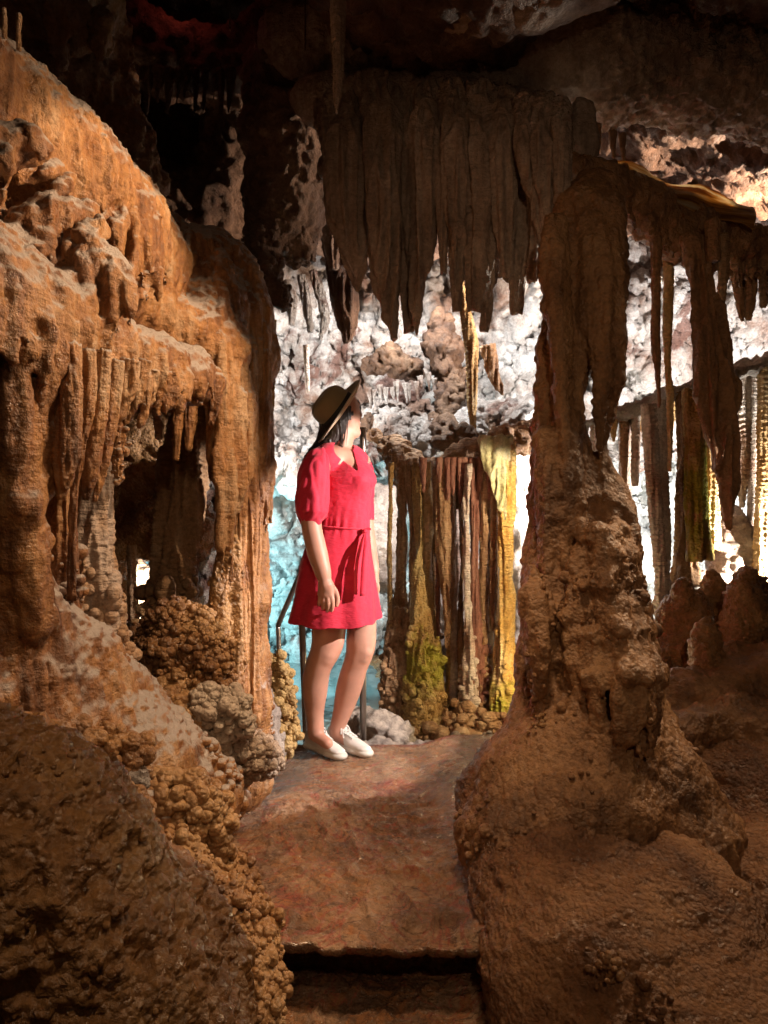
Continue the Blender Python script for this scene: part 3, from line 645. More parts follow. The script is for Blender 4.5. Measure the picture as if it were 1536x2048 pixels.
# ---- brown wall piece left of the hanging curtain
r = Rock(0.013, 0.09).chain([(590, 150, 3.6, 100), (575, 260, 3.6, 86), (570, 350, 3.65, 72), (560, 420, 3.7, 58)]).chain([(640, 130, 3.7, 90), (620, 300, 3.8, 60), (612, 400, 3.8, 40), (596, 470, 3.8, 34)]).chain([(520, 470, 3.6, 34), (535, 540, 3.6, 26), (560, 600, 3.6, 16)]).chain([(570, 440, 3.7, 46), (590, 500, 3.75, 34)])
r.chain([(560, 420, 3.6, 40), (520, 390, 3.6, 34)])
V, F = r.mesh(); V = rough(V, F, [('n', .05, 5), ('b', .03, 12), ('n', .012, 32)]); V, F = popcorn(V, F, lambda V, N: V[:, 2] < 1.35, 160, .006, .016, 5)
tag(make_obj('rock_pillar', V, F, M_CEIL), 'pitted brown rock hanging left of the dark stalactite curtain', 'rock')

# ------------------------------------------------------------------ hanging curtain of stalactites
r = Rock(0.012, 0.07)
r.chain([(640, 200, 3.32, 52), (760, 205, 3.28, 56), (900, 210, 3.24, 56), (1040, 235, 3.14, 50), (1110, 275, 3.0, 40)])
r.chain([(690, 330, 3.35, 46), (800, 350, 3.3, 58), (930, 350, 3.25, 58), (1040, 340, 3.15, 40), (1105, 330, 3.05, 30)], sq=1.3)
r.chain([(690, 420, 3.34, 36), (770, 460, 3.32, 40), (830, 440, 3.3, 36)], sq=1.6); r.chain([(930, 400, 3.26, 40), (1000, 420, 3.2, 36), (1050, 400, 3.16, 34)], sq=1.6)
r.chain([(620, 100, 3.5, 100), (900, 90, 3.4, 120), (1200, 110, 3.2, 118), (1420, 140, 3.25, 104), (1620, 170, 3.3, 120)])
r.chain([(1160, 215, 3.0, 20), (1170, 270, 2.98, 15), (1174, 312, 2.98, 9)], k=.03)
r.chain([(800, -40, 2.75, 60), (920, -40, 2.75, 84), (1080, -40, 2.75, 84), (1200, -40, 2.75, 50)])  # beam added to hide lit lumps of the ceiling
V, F = r.mesh(); V = rough(V, F, [('n', .04, 4), ('flute', .02, (20, 20, 1.2), 'side'), ('n', .010, 30), ('r', .035, 11, lambda V, N: sm(.75, .95, V[:, 0])), ('b', .022, 24, lambda V, N: sm(.75, .95, V[:, 0]))])
ob = make_obj('rock_ledge', V, F, M_DRIP); tag(ob, 'long dark ledge that carries the hanging stalactite curtain', 'rock ledge')
G = 'dark stalactites of the hanging curtain'
H = [('leftmost broad drapery of the hanging curtain, ending level with the visitor column', [(690, 300, 3.3, 34), (690, 420, 3.3, 32), (708, 500, 3.3, 24), (715, 560, 3.3, 12), (716, 585, 3.3, 4)]),
 ('narrow pleat behind the leftmost broad drapery', [(662, 250, 3.35, 26), (668, 340, 3.35, 18), (676, 400, 3.35, 7), (680, 430, 3.35, 2)]),
 ('widest curtain stalactite ending in a blunt dark tip above the hat', [(768, 280, 3.25, 36), (768, 420, 3.2, 34), (776, 560, 3.2, 27), (786, 640, 3.2, 16), (790, 676, 3.2, 9)]),
 ('dark stalactite fused to the right of the widest one', [(820, 280, 3.28, 32), (822, 450, 3.28, 25), (822, 600, 3.28, 16), (820, 662, 3.28, 7)]),
 ('ribbed-edge stalactite right of the fused pair', [(852, 280, 3.2, 28), (850, 420, 3.2, 24), (840, 560, 3.2, 17), (834, 655, 3.2, 8), (833, 672, 3.2, 4)]),
 ('thinnest rod in the curtain with a flat broken tip', [(884, 330, 3.15, 12), (885, 450, 3.15, 9), (887, 543, 3.15, 5.5), (887, 546, 3.15, 5.5)]),
 ('long evenly tapering stalactite ending in a sharp point', [(915, 290, 3.12, 28), (914, 430, 3.12, 22), (913, 560, 3.12, 10), (914, 622, 3.12, 5)]),
 ('stout stalactite with a squared-off foot in mid curtain', [(960, 300, 3.1, 32), (962, 430, 3.1, 27), (956, 540, 3.1, 22), (950, 612, 3.1, 13), (949, 622, 3.1, 10)]),
 ('slim dark stalactite hidden behind the stout squared one', [(985, 350, 3.2, 18), (984, 520, 3.2, 14), (974, 620, 3.2, 9), (968, 662, 3.2, 6)]),
 ('short cylinder stalactite with sheared end', [(1010, 300, 3.05, 26), (1008, 440, 3.05, 18), (1006, 553, 3.05, 14), (1005, 558, 3.05, 13)]),
 ('ribbed stalactite whose flat end hangs lowest on the right', [(1042, 320, 3.1, 24), (1044, 470, 3.1, 19), (1034, 575, 3.1, 14), (1033, 624, 3.1, 11), (1033, 626, 3.1, 10)]),
 ('short banded stalactite with flat broken end near the great column', [(1068, 360, 3.02, 18), (1070, 470, 3.02, 13), (1063, 558, 3.02, 11), (1063, 562, 3.02, 10)]),
 ('leaning stalactite crossing in front of the banded one', [(1050, 300, 2.95, 18), (1070, 400, 2.95, 14), (1090, 480, 2.95, 9), (1092, 492, 2.95, 7)]),
 ('dark stalactite beside the great column with knobbly hem', [(1088, 290, 2.92, 24), (1096, 400, 2.92, 20), (1103, 470, 2.92, 11), (1106, 486, 2.92, 6)]),
 ('rightmost curtain stalactite with a bright rim on its edge', [(1122, 280, 2.88, 18), (1124, 380, 2.88, 15), (1127, 455, 2.88, 7), (1126, 478, 2.88, 4)])]
for k, (lb, pts) in enumerate(H):
    x0, y0, d0, r0 = pts[0]; pts = [(x0-4, 185+.12*max(0, x0-900)*1.1, d0-.02, r0*1.25), (x0, y0-30, d0-.12, r0*1.12)]+[(x, y, d-.14, rr*(1.12 if y < 520 else 1)) for x, y, d, rr in pts[0:]]
    drip('stalactite', lb, pts, M_DRIP, group=G, flute=.35, ribs=.0012 if k in (4, 7, 10, 11) else 0, lump=.12)
drip('stalactite', 'single long stalactite hanging alone from the near ceiling', [(676, -60, 2.4, 17), (676, 60, 2.4, 14), (677, 150, 2.4, 10), (674, 200, 2.4, 7), (674, 226, 2.4, 3)], M_DRIP, ribs=.0012, flute=.12)
drip('stalactite', 'tiny peg stalactite between curtain and great column', [(1096, 470, 3.2, 7), (1092, 540, 3.2, 6), (1090, 545, 3.2, 5)], M_DRIP)
for k, (x, t) in enumerate([(460, 0), (610, 0)]):
    drip('stalactite', ['hair-thin straw stalactite in the dark chimney', 'hair-thin straw stalactite near the single long stalactite'][k], [(x, -60, 3.0, 2.2), (x, 60+40*k, 3.0, 1.6)], M_CEIL, seg=12)

# ------------------------------------------------------------------ great column and its cascade
r = Rock(0.010, 0.045)
r.chain([(1188, 395, 2.75, 56), (1175, 440, 2.7, 70), (1168, 520, 2.68, 68), (1155, 620, 2.66, 58), (1134, 700, 2.65, 54), (1118, 780, 2.64, 44), (1116, 850, 2.63, 44), (1124, 920, 2.62, 54), (1128, 1000, 2.6, 64), (1128, 1100, 2.58, 72), (1130, 1200, 2.56, 84), (1130, 1320, 2.54, 92), (1135, 1450, 2.5, 100), (1140, 1560, 2.46, 130)], sq=1.15)
r.chain([(1215, 420, 2.64, 36), (1216, 560, 2.58, 38), (1220, 680, 2.56, 33), (1220, 760, 2.56, 27), (1214, 830, 2.6, 15), (1211, 880, 2.6, 6), (1208, 915, 2.6, 6)], k=.02)
r.chain([(1208, 915, 2.6, 7), (1207, 935, 2.6, 18), (1210, 980, 2.6, 38), (1212, 1030, 2.58, 56), (1205, 1090, 2.56, 66), (1205, 1180, 2.54, 74), (1212, 1280, 2.52, 82), (1222, 1380, 2.5, 90), (1232, 1500, 2.44, 118)], k=.05)
r.chain([(1170, 1180, 2.50, 62), (1185, 1280, 2.47, 78), (1195, 1400, 2.40, 92), (1195, 1500, 2.34, 112), (1180, 1610, 2.28, 150)], k=.07)
r.chain([(1110, 1480, 2.44, 96), (1090, 1570, 2.38, 124), (1080, 1680, 2.3, 160)], k=.08); r.chain([(1270, 1500, 2.42, 80), (1300, 1590, 2.38, 112), (1330, 1680, 2.36, 150)], k=.08)
for y, x1, rr, dd in [(1068, 1246, 20, 2.36), (1112, 1262, 16, 2.35), (1165, 1266, 22, 2.32), (1215, 1284, 17, 2.31), (1262, 1290, 22, 2.27), (1305, 1302, 17, 2.27), (1350, 1312, 26, 2.22)]:
    r.chain([(1175, y+8, dd+.0, rr*.8), (x1-50, y+3, dd-.05, rr), (x1-8, y, dd+.04, rr), (x1, y+2, dd+.2, rr*.8)], k=.04)
for (x, y0, y1, rr, rt) in [(1160, 1110, 1180, 22, 13), (1075, 1200, 1420, 30, 20), (1090, 880, 1060, 26, 22), (1140, 850, 1050, 28, 26)]:
    r.chain([(x, y0, 2.36 if y0 > 1000 else 2.52, rr), (x+2, (y0+y1)/2, 2.35 if y0 > 1000 else 2.50, rr*.8), (x+8, y1, 2.36 if y0 > 1000 else 2.48, rt)], k=.025)
flows(r, [(1105, 440, 2.5), (1170, 430, 2.5), (1200, 440, 2.5)], 9, .45, .95, .022, .034, 71, kf=.7)
flows(r, [(1085, 880, 2.5), (1150, 880, 2.5)], 6, .35, .6, .018, .030, 72, kf=1.0)
flows(r, [(1065, 1140, 2.4), (1110, 1120, 2.35), (1150, 1130, 2.35)], 6, .35, .5, .018, .030, 73, kf=1.2)
flows(r, [(1130, 1200, 2.3), (1190, 1330, 2.3), (1260, 1390, 2.3)], 7, .16, .32, .016, .026, 74, kf=.5)
flows(r, [(1180, 1090, 2.36), (1265, 1080, 2.40)], 16, .08, .17, .010, .018, 31, .0)
flows(r, [(1180, 1190, 2.33), (1280, 1180, 2.36)], 18, .08, .17, .010, .018, 32, .0)
flows(r, [(1190, 1280, 2.32), (1300, 1275, 2.36)], 18, .08, .17, .010, .018, 33, .0)
flows(r, [(1200, 1370, 2.30), (1310, 1360, 2.34)], 16, .10, .2, .012, .02, 34, .0)
V, F = r.mesh(); V = rough(V, F, [('n', .016, (7, 7, 5)), ('flute', .016, (15, 15, 1.3), 'side'), ('n', .008, (24, 24, 4), 'side'), ('b', .008, (34, 34, 26)), ('n', .006, (50, 50, 40)), ('k', .004, 60, lambda V, N: (V[:, 2] < .1)*1.)])
V, F = popcorn(V, F, lambda V, N: (V[:, 2] < -.15)*np.clip(fbm(V*5, 2)-.15, 0, 1)*(N[:, 1] < .3), 260, .005, .011, 12)
ob = make_obj('cave_column', V, F, M_COL); tag(ob, 'massive brown floor-to-ceiling column with terraced cascade on its right side', 'column')

# ledge that runs right from the column head, with the banded drapery above it
r = Rock(0.012, 0.05)
r.chain([(1150, 335, 2.9, 30), (1220, 375, 3.0, 42), (1300, 418, 3.15, 40), (1380, 455, 3.3, 42), (1470, 490, 3.45, 42), (1600, 530, 3.5, 50)], sq=.8)
r.chain([(1290, 440, 3.1, 36), (1350, 480, 3.2, 36), (1420, 520, 3.3, 30)])
flows(r, [(1255, 410, 3.02), (1310, 430, 3.08)], 9, .05, .09, .008, .014, 35, .0)
flows(r, [(1330, 470, 3.1), (1440, 520, 3.25), (1536, 540, 3.36)], 14, .06, .15, .010, .02, 36, .0)
V, F = r.mesh(); V = rough(V, F, [('n', .03, 6), ('b', .02, 16), ('n', .01, 34)])
tag(make_obj('rock_ledge', V, F, M_COL), 'brown ledge running right from the head of the great column', 'rock ledge')
# banded drapery: a thin translucent-looking sheet with brown stripes
def bacon():
    n, m = 110, 18; t = np.linspace(0, 1, n); 
    top = np.array([W(1150+355*a, 300+108*a+6*math.sin(a*14), 3.02+0.38*a) for a in t]); bot = np.array([W(1158+345*a, 332+132*a+5*math.sin(a*11+1), 2.92+0.36*a) for a in t])
    V = []
    for sgn in (0, 1):
        for j in range(m):
            s = j/(m-1); p = top*(1-s)+bot*s; p = p.copy(); p[:, 1] += 0.02*np.sin(t*16+s*2)-0.02*math.sin(s*3)+sgn*0.012; V.append(p)
    V = np.array(V).reshape(-1, 3); F = []
    for sgn in (0, 1):
        for j in range(m-1):
            for i in range(n-1):
                a = (sgn*m+j)*n+i; q = [a, a+1, a+n+1, a+n]; F.append(q if sgn == 0 else q[::-1])
    for j in (0, m-1):
        for i in range(n-1):
            a = j*n+i; b = (m+j)*n+i; F.append([a, b, b+1, a+1] if j == 0 else [a, a+1, b+1, b])
    for i in (0, n-1):
        for j in range(m-1):
            a = j*n+i; b = (m+j)*n+i; F.append([a, a+n, b+n, b])
    mat = bpy.data.materials.new('striped_drapery'); mat.use_nodes = True; nt = mat.node_tree; N = nt.nodes; L = nt.links
    g = N.new('ShaderNodeNewGeometry'); mp = N.new('ShaderNodeMapping'); mp.inputs['Rotation'].default_value = (0, R(-20), 0); mp.inputs['Scale'].default_value = (1.2, 1.2, 20)
    n1 = N.new('ShaderNodeTexNoise'); n1.inputs['Scale'].default_value = 2.2; n1.inputs['Detail'].default_value = 3; rp = N.new('ShaderNodeValToRGB')
    L.new(g.outputs['Position'], mp.inputs[0]); L.new(mp.outputs[0], n1.inputs[0]); L.new(n1.outputs[0], rp.inputs[0])
    e = rp.color_ramp.elements; e[0].position = .38; e[0].color = (.26, .11, .035, 1); e[1].position = .62; e[1].color = (.85, .74, .54, 1); x = e.new(.5); x.color = (.6, .33, .08, 1)
    b = N['Principled BSDF']; L.new(rp.outputs[0], b.inputs[0]); b.inputs['Roughness'].default_value = .35
    tr = N.new('ShaderNodeBsdfTranslucent'); L.new(rp.outputs[0], tr.inputs[0]); mx = N.new('ShaderNodeMixShader'); mx.inputs[0].default_value = .6
    L.new(b.outputs[0], mx.inputs[1]); L.new(tr.outputs[0], mx.inputs[2]); L.new(mx.outputs[0], N['Material Output'].inputs[0])
    F = np.array(F); V = rough(V, F, [('n', .012, (7, 7, 9)), ('n', .004, 30)]); o = make_obj('drapery', V, F, mat, base=top[0]); tag(o, 'striped gold and brown bacon drapery hanging off the right-hand ceiling', 'drapery')
bacon()
# ------------------------------------------------------------------ stalactites and columns right of the great column
G = 'stalactites under the right ledge'
for lb, pts, mt, kw in [
 ('slender dark stalactite pair fused top to bottom left of the lit wall panel', [(1312, 440, 3.1, 12), (1312, 560, 3.1, 9), (1310, 680, 3.1, 9), (1318, 760, 3.1, 6), (1318, 815, 3.1, 2)], M_COL, dict(ribs=.001)),
 ('golden-edged long stalactite behind the fused pair, tip far down', [(1334, 450, 3.25, 13), (1338, 560, 3.25, 10), (1334, 680, 3.25, 8), (1341, 800, 3.25, 6), (1339, 900, 3.25, 5), (1337, 943, 3.25, 4)], M_GOLD, dict(ribs=.001)),
 ('short dark stub hanging between the long stalactites', [(1364, 480, 3.2, 10), (1368, 525, 3.2, 5), (1369, 535, 3.2, 2)], M_COL, {}),
 ('largest dark drapery-like stalactite reaching down to the glare', [(1390, 470, 3.1, 28), (1408, 560, 3.08, 26), (1422, 680, 3.06, 34), (1436, 780, 3.04, 42), (1446, 880, 3.02, 30), (1455, 970, 3.02, 16), (1459, 1030, 3.02, 8), (1460, 1056, 3.02, 3)], M_COL, dict(flat=.55, flute=.4, ribs=.001)),
 ('sawn-off cylinder stalactite with pale round cut face', [(1425, 440, 3.05, 15), (1426, 500, 3.05, 14), (1427, 524, 3.05, 13)], M_COL, {}),
 ('ribbed stalactite hanging behind the sawn-off one', [(1448, 470, 3.25, 13), (1446, 560, 3.25, 10), (1437, 640, 3.25, 6), (1436, 650, 3.25, 2)], M_MIDC, dict(ribs=.0015)),
 ('forked brown stalactite under the second arch', [(1468, 520, 3.4, 13), (1476, 580, 3.4, 9), (1484, 635, 3.4, 5), (1485, 642, 3.4, 2)], M_MIDC, dict(ribs=.0015)),
 ('stout ribbed stalactite near the right edge', [(1498, 510, 3.4, 16), (1500, 570, 3.4, 13), (1498, 625, 3.4, 9), (1498, 640, 3.4, 4)], M_MIDC, dict(ribs=.002)),
 ('slim ribbed stalactite touching the right edge of the photo', [(1530, 510, 3.4, 14), (1530, 580, 3.4, 10), (1526, 615, 3.4, 5)], M_MIDC, dict(ribs=.002))]:
    drip('stalactite', lb, pts, mt, group=G, **kw)
G = 'ribbed pale columns in the bright right chamber'
for lb, pts, mt, rb in [
 ('pale ribbed column seen just behind the cascade', [(1190, 760, 4.6, 9), (1190, 900, 4.6, 11), (1192, 1000, 4.6, 12)], M_RIBW, .006),
 ('straight white ribbed column right of the cascade top', [(1252, 800, 4.5, 12), (1250, 930, 4.5, 12), (1254, 1060, 4.5, 10)], M_RIBW, .006),
 ('short bright stalactite between two ribbed columns', [(1272, 830, 4.4, 9), (1270, 940, 4.4, 8), (1270, 972, 4.4, 6)], M_RIBW, .004),
 ('left one of the twin purple-shadowed ribbed columns', [(1296, 830, 4.0, 15), (1306, 960, 4.0, 14), (1316, 1080, 4.0, 13), (1324, 1160, 4.0, 12), (1320, 1230, 4.0, 16)], M_RIBW, .006),
 ('right one of the twin purple-shadowed ribbed columns, waisted at the foot', [(1318, 820, 4.05, 14), (1324, 980, 4.05, 13), (1330, 1110, 4.05, 12), (1328, 1150, 4.05, 9), (1332, 1200, 4.05, 14)], M_RIBW, .006),
 ('brown twisted column left of the mossy one', [(1366, 760, 4.1, 13), (1372, 900, 4.1, 14), (1366, 1000, 4.1, 13), (1372, 1120, 4.1, 22), (1370, 1170, 4.1, 30)], M_MIDC, .004),
 ('column covered in yellow-green moss', [(1385, 780, 4.0, 20), (1390, 900, 4.0, 20), (1392, 1030, 4.0, 22), (1398, 1120, 4.0, 26)], rock_mat('algae_column', [(0.42, 0.26, 0.08), (0.60, 0.42, 0.15), (0.7, 0.55, 0.3)], streak=.3, knob=.3, moss=((.36, .34, .03), 0.05, 0.9)), .004),
 ('golden ribbed column beside the mossy one', [(1412, 760, 4.1, 16), (1416, 900, 4.1, 18), (1418, 1000, 4.1, 17), (1420, 1100, 4.1, 22)], M_GOLD, .007),
 ('white ribbed column dripping into the glare', [(1484, 740, 4.2, 16), (1484, 860, 4.2, 16), (1486, 960, 4.2, 12), (1484, 1015, 4.2, 4)], M_RIBW, .008),
 ('slim white column beside the right edge of the photo', [(1506, 740, 4.3, 8), (1506, 900, 4.3, 8), (1504, 1040, 4.3, 8), (1505, 1140, 4.3, 12)], M_RIBW, .005),
 ('golden-white ribbed column cut by the right edge of the photo', [(1532, 740, 4.1, 16), (1532, 900, 4.1, 16), (1530, 1060, 4.1, 18), (1528, 1180, 4.1, 22)], M_GOLD, .008)]:
    yt = 850-(pts[0][0]-1180)*.355; pts = [(pts[0][0], yt, *pts[0][2:])]+[q for q in pts[1:] if q[1] > yt+20]
    drip('column', lb, pts, mt, group=G, ribs=rb*.6, flute=.25)
r = Rock(.016, .06).chain([(1450, 1030, 4.4, 30), (1460, 1070, 4.35, 44), (1475, 1130, 4.3, 56), (1480, 1200, 4.3, 80)])
r.chain([(1380, 1190, 4.2, 50), (1560, 1190, 4.3, 60)])
V, F = r.mesh(); V = rough(V, F, [('rib', .02, (1, 1, 60)), ('b', .03, 10), ('n', .012, 30)])
tag(make_obj('stalagmite', V, F, M_RIBW), 'squat terraced stalagmite burning white in the lamp glare', 'stalagmite')
rs = np.random.RandomState(33)
ADJ = ['tiny cream', 'short cream', 'slim cream', 'stubby golden', 'pointed cream', 'narrow tan', 'small tan', 'thin golden', 'little cream', 'crooked tan', 'fine golden', 'blunt cream', 'short tan', 'slender cream', 'small golden', 'hooked cream']
for k in range(16):
    x = 1200+k*21.5+rs.randint(-5, 6); yt = 850-(x-1180)*.355; ln = 45+150*rs.rand()**1.6; rr = 5+4*rs.rand()
    drip('stalactite', f'{ADJ[k]} stalactite under the sloping ledge, number {["one", "two", "three", "four", "five", "six", "seven", "eight", "nine", "ten", "eleven", "twelve", "thirteen", "fourteen", "fifteen", "sixteen"][k]} from its left end', [(x, yt, 4.45, rr*1.3), (x, yt+ln*.5, 4.45, rr), (x+rs.randint(-2, 3), yt+ln, 4.45, rr*.3)], [M_RIBW, M_GOLD, M_MIDC][k % 3], group='fine stalactites under the sloping ledge of the bright chamber', ribs=.002, seg=18)
# sloping shelf line high on the right chamber wall
r = Rock(.018, .06).chain([(1170, 850, 4.6, 12), (1330, 796, 4.2, 14), (1440, 757, 4.1, 15), (1560, 712, 4.1, 18)], sq=.35)
V, F = r.mesh(); V = rough(V, F, [('n', .06, 6), ('b', .03, 14)])
tag(make_obj('rock_ledge', V, F, M_WHITE), 'thin sloping ledge above the ribbed columns in the bright chamber', 'rock ledge')

# ---- boulders and stalagmites at the right
def lump(name, label, cat, mat, chains, h=.011, k=.04, ops=None, pop=None):
    r = Rock(h, k)
    for c in chains: r.chain(c)
    V, F = r.mesh(); V = rough(V, F, ops or [('n', .035, 6), ('b', .018, 16), ('n', .009, 36)])
    if pop: V, F = popcorn(V, F, *pop)
    return tag(make_obj(name, V, F, mat), label, cat)
ringops = [('n', .02, 8), ('rib', .008, (1, 1, 2*math.pi/.04)), ('b', .012, 26), ('n', .006, 50)]
lump('boulder', 'rounded brown boulder right of the cascade', 'boulder', M_POP, [[(1370, 1230, 3.5, 52), (1360, 1290, 3.5, 56), (1350, 1360, 3.4, 62)], [(1330, 1330, 3.4, 40), (1400, 1340, 3.4, 60)]])
lump('stalagmite', 'small ringed stalagmite cone on the right ledge', 'stalagmite', M_POP, [[(1412, 1245, 3.05, 10), (1412, 1270, 3.05, 22), (1414, 1310, 3.05, 31), (1414, 1350, 3.05, 34)]], h=.008, ops=ringops)
lump('stalagmite', 'broad ringed stalagmite near the right edge below the glare', 'stalagmite', M_POP, [[(1494, 1160, 3.3, 24), (1490, 1200, 3.3, 36), (1490, 1250, 3.3, 46), (1500, 1320, 3.3, 60)], [(1520, 1170, 3.35, 20), (1530, 1250, 3.35, 50)]], ops=ringops)
lump('stalagmite', 'short knobbed stalagmite in front of the mossy column', 'stalagmite', M_POP, [[(1424, 1155, 3.6, 16), (1428, 1190, 3.6, 28), (1430, 1230, 3.6, 30)]], h=.009, ops=ringops)
lump('stalagmite', 'small ringed knob between the boulder and the twin columns', 'stalagmite', M_POP, [[(1366, 1165, 3.45, 12), (1368, 1185, 3.45, 18), (1368, 1215, 3.45, 20)]], h=.008, ops=ringops)
lump('rock_ledge', 'dark layered rock ledge at the right carrying the ringed stalagmites', 'rock ledge', M_COL, [[(1290, 1440, 2.9, 60), (1370, 1400, 2.95, 56), (1460, 1390, 3.0, 62), (1600, 1380, 3.0, 110)], [(1270, 1520, 2.7, 50), (1330, 1480, 2.7, 50), (1400, 1460, 2.75, 44)], [(1480, 1460, 2.8, 70), (1600, 1500, 2.8, 100)], [(1540, 1340, 3.1, 50), (1460, 1330, 3.15, 44)]], h=.013, k=.05)

# ------------------------------------------------------------------ right foreground: rippled mounds
r = Rock(.0125, .08)
r.chain([(1075, 1580, 2.45, 80), (1060, 1660, 2.35, 120), (1130, 1800, 2.15, 170), (1180, 1960, 1.95, 200), (1250, 2150, 1.8, 240)])
r.chain([(1160, 1640, 2.5, 110), (1240, 1740, 2.35, 150), (1320, 1900, 2.1, 200), (1400, 2150, 1.9, 300)])
r.chain([(1000, 1530, 2.75, 46), (975, 1590, 2.65, 58), (985, 1700, 2.4, 60), (1040, 1850, 2.1, 70), (1090, 2000, 1.85, 80)], k=.05)
V, F = r.mesh(clip=(np.array((.1, 1.2, -1.5)), np.array((2.3, 3.2, -.2))))
rip = [('n', .030, (3, 3, 3)), ('n', .016, (11, 11, 34)), ('n', .013, (24, 24, 52)), ('k', .006, (42, 42, 60)), ('n', .003, 90)]
V = rough(V, F, rip)
V, F = popcorn(V, F, lambda V, N: np.clip(worley(V*3.2+3)*-1+.23, 0, 1)*(V[:, 0] > .3), 420, .004, .010, 15, .1)
tag(make_obj('rock_mound', V, F, M_GROUND), 'nearer rippled brown mound between the walkway and the right corner', 'rock mound')
r = Rock(.0135, .08)
r.chain([(1250, 1560, 2.75, 70), (1370, 1620, 2.75, 130), (1520, 1680, 2.7, 200), (1700, 1700, 2.6, 240)])
r.chain([(1400, 1800, 2.5, 150), (1560, 1900, 2.3, 230), (1650, 2100, 2.1, 260)])
V, F = r.mesh(clip=(np.array((.5, 1.2, -1.5)), np.array((2.0, 3.6, 0))))
V = rough(V, F, rip); tag(make_obj('rock_mound', V, F, M_GROUND), 'farther shaded rippled mound rising to the right edge', 'rock mound')
for k, (x, y, d, n) in enumerate([(1080, 1448, 2.3, 1), (1120, 1510, 2.25, 2), (1155, 1520, 2.22, 3), (935, 1630, 2.4, 4), (1212, 1934, 1.72, 5)]):
    rs = np.random.RandomState(40+k); c = W(x, y, d); bv, bf = balls(c+rs.randn(60, 3)*np.array((.016, .012, .020)), .004+.007*rs.rand(60)**2)
    tag(make_obj('cave_coral', bv, bf, M_POP), ['cluster of brown beads at the foot of the great column, nearest the walkway', 'grape-like bead cluster low on the great column', 'smaller grape-like bead cluster right of the other on the great column foot', 'knobbly bead cluster on the left lip of the near mound', 'dark bead cluster alone low on the near mound'][k], 'cave coral', 'bead clusters of cave coral')

# ------------------------------------------------------------------ left foreground
r = Rock(.0095, .06)
r.chain([(-160, 1640, 1.25, 240), (-20, 1740, 1.2, 270), (70, 1860, 1.2, 250), (130, 2020, 1.2, 270), (200, 2200, 1.2, 300)])
r.chain([(20, 1560, 1.35, 120), (130, 1680, 1.4, 110), (240, 1770, 1.45, 100), (330, 1860, 1.45, 100), (380, 1960, 1.4, 100), (400, 2150, 1.35, 110)])
V, F = r.mesh(clip=(np.array((-1.1, .75, -1.4)), np.array((-.15, 1.75, -.1))))
V = rough(V, F, [('n', .02, 8), ('n', .012, (24, 24, 9), 'side'), ('b', -.022, 20), ('k', .012, 48), ('n', .004, 120)])
V, F = popcorn(V, F, lambda V, N: np.clip(fbm(V*7+4, 2), 0, 1)*(N[:, 1] < .3), 900, .003, .007, 17, .4)
o = make_obj('boulder', V, F, rock_mat('near_wet_stone', [(0.18, 0.08, 0.03), (0.36, 0.17, 0.06), (0.46, 0.25, 0.10)], streak=.3, knob=.4, rough=.28, spec=.7)); tag(o, 'big wet knobbly boulder filling the bottom left corner', 'boulder')
lump('rock_bank', 'dark beaded bank between the walkway and the bottom left boulder', 'rock bank', M_POP, [[(390, 1690, 2.15, 54), (440, 1760, 2.05, 56), (480, 1850, 1.9, 60), (505, 1960, 1.75, 62), (508, 2120, 1.65, 66)], [(330, 1740, 1.8, 80), (400, 1850, 1.75, 90), (450, 2050, 1.65, 100)]], h=.009,
     ops=[('n', .03, 7), ('b', .012, 24), ('n', .006, 50)], pop=(lambda V, N: np.clip(N[:, 2]+.8, 0, 1)*(V[:, 0] > -.62), 1500, .004, .011, 18, .35))
def coral(label, cx, n, r0, r1, seed, core, mat=None, h=.010):
    r = Rock(h, .03)
    for c in core: r.chain(c)
    V, F = r.mesh(); V = rough(V, F, [('n', .02, 9), ('b', .01, 25)])
    V, F = popcorn(V, F, lambda V, N: np.clip(.5-N[:, 1], 0, 1), n, r0, r1, seed, .35)
    return tag(make_obj('cave_coral', V, F, mat or M_POP), label, 'cave coral', 'cave coral clumps on the left bank')
coral('clump of big shiny brown bead coral on the lower left slope', 0, 150, .014, .021, 51, [[(150, 1490, 1.85, 30), (200, 1500, 1.85, 48), (250, 1515, 1.87, 46)]])
coral('strip of small bead coral along the boulder crest at the lower left', 0, 340, .007, .013, 52, [[(120, 1530, 1.72, 26), (180, 1580, 1.72, 32), (240, 1610, 1.74, 30), (285, 1625, 1.76, 24)]])
coral('wide clump of hanging bead coral left of the walkway', 0, 520, .009, .016, 53, [[(330, 1590, 1.95, 36), (390, 1610, 1.98, 50), (425, 1650, 2.02, 34), (420, 1710, 2.02, 30)]])
M_QUARTZ = rock_mat('glinting_quartz', [(0.2, 0.15, 0.13), (0.4, 0.34, 0.3), (0.7, 0.66, 0.64)], rough=.3, spec=.8, bump=1)
lump('rock', 'angular grey glinting stone lodged between the bead corals', 'rock', M_QUARTZ, [[(255, 1555, 1.8, 16), (285, 1565, 1.8, 18)], [(290, 1545, 1.8, 10), (265, 1580, 1.8, 12)]], h=.006, k=.01, ops=[('b', .010, 30), ('n', .004, 70)])
M_POPG = rock_mat('greyish_cave_coral', [(0.24, 0.16, 0.11), (0.38, 0.27, 0.19), (0.48, 0.38, 0.29)], streak=.1, knob=.35)
GB = 'popcorn boulders under the opening'
def pb(label, chains, n, seed, r0=.007, r1=.015, mat=None, name='boulder'):
    r = Rock(.012, .04)
    for c in chains: r.chain(c)
    V, F = r.mesh(); V = rough(V, F, [('n', .03, 7), ('b', .02, 16)])
    V, F = popcorn(V, F, lambda V, N: np.clip(.6-N[:, 1], 0, 1), n, r0, r1, seed, .3)
    return tag(make_obj(name, V, F, mat or M_POP), label, name, GB if name == 'boulder' else None)
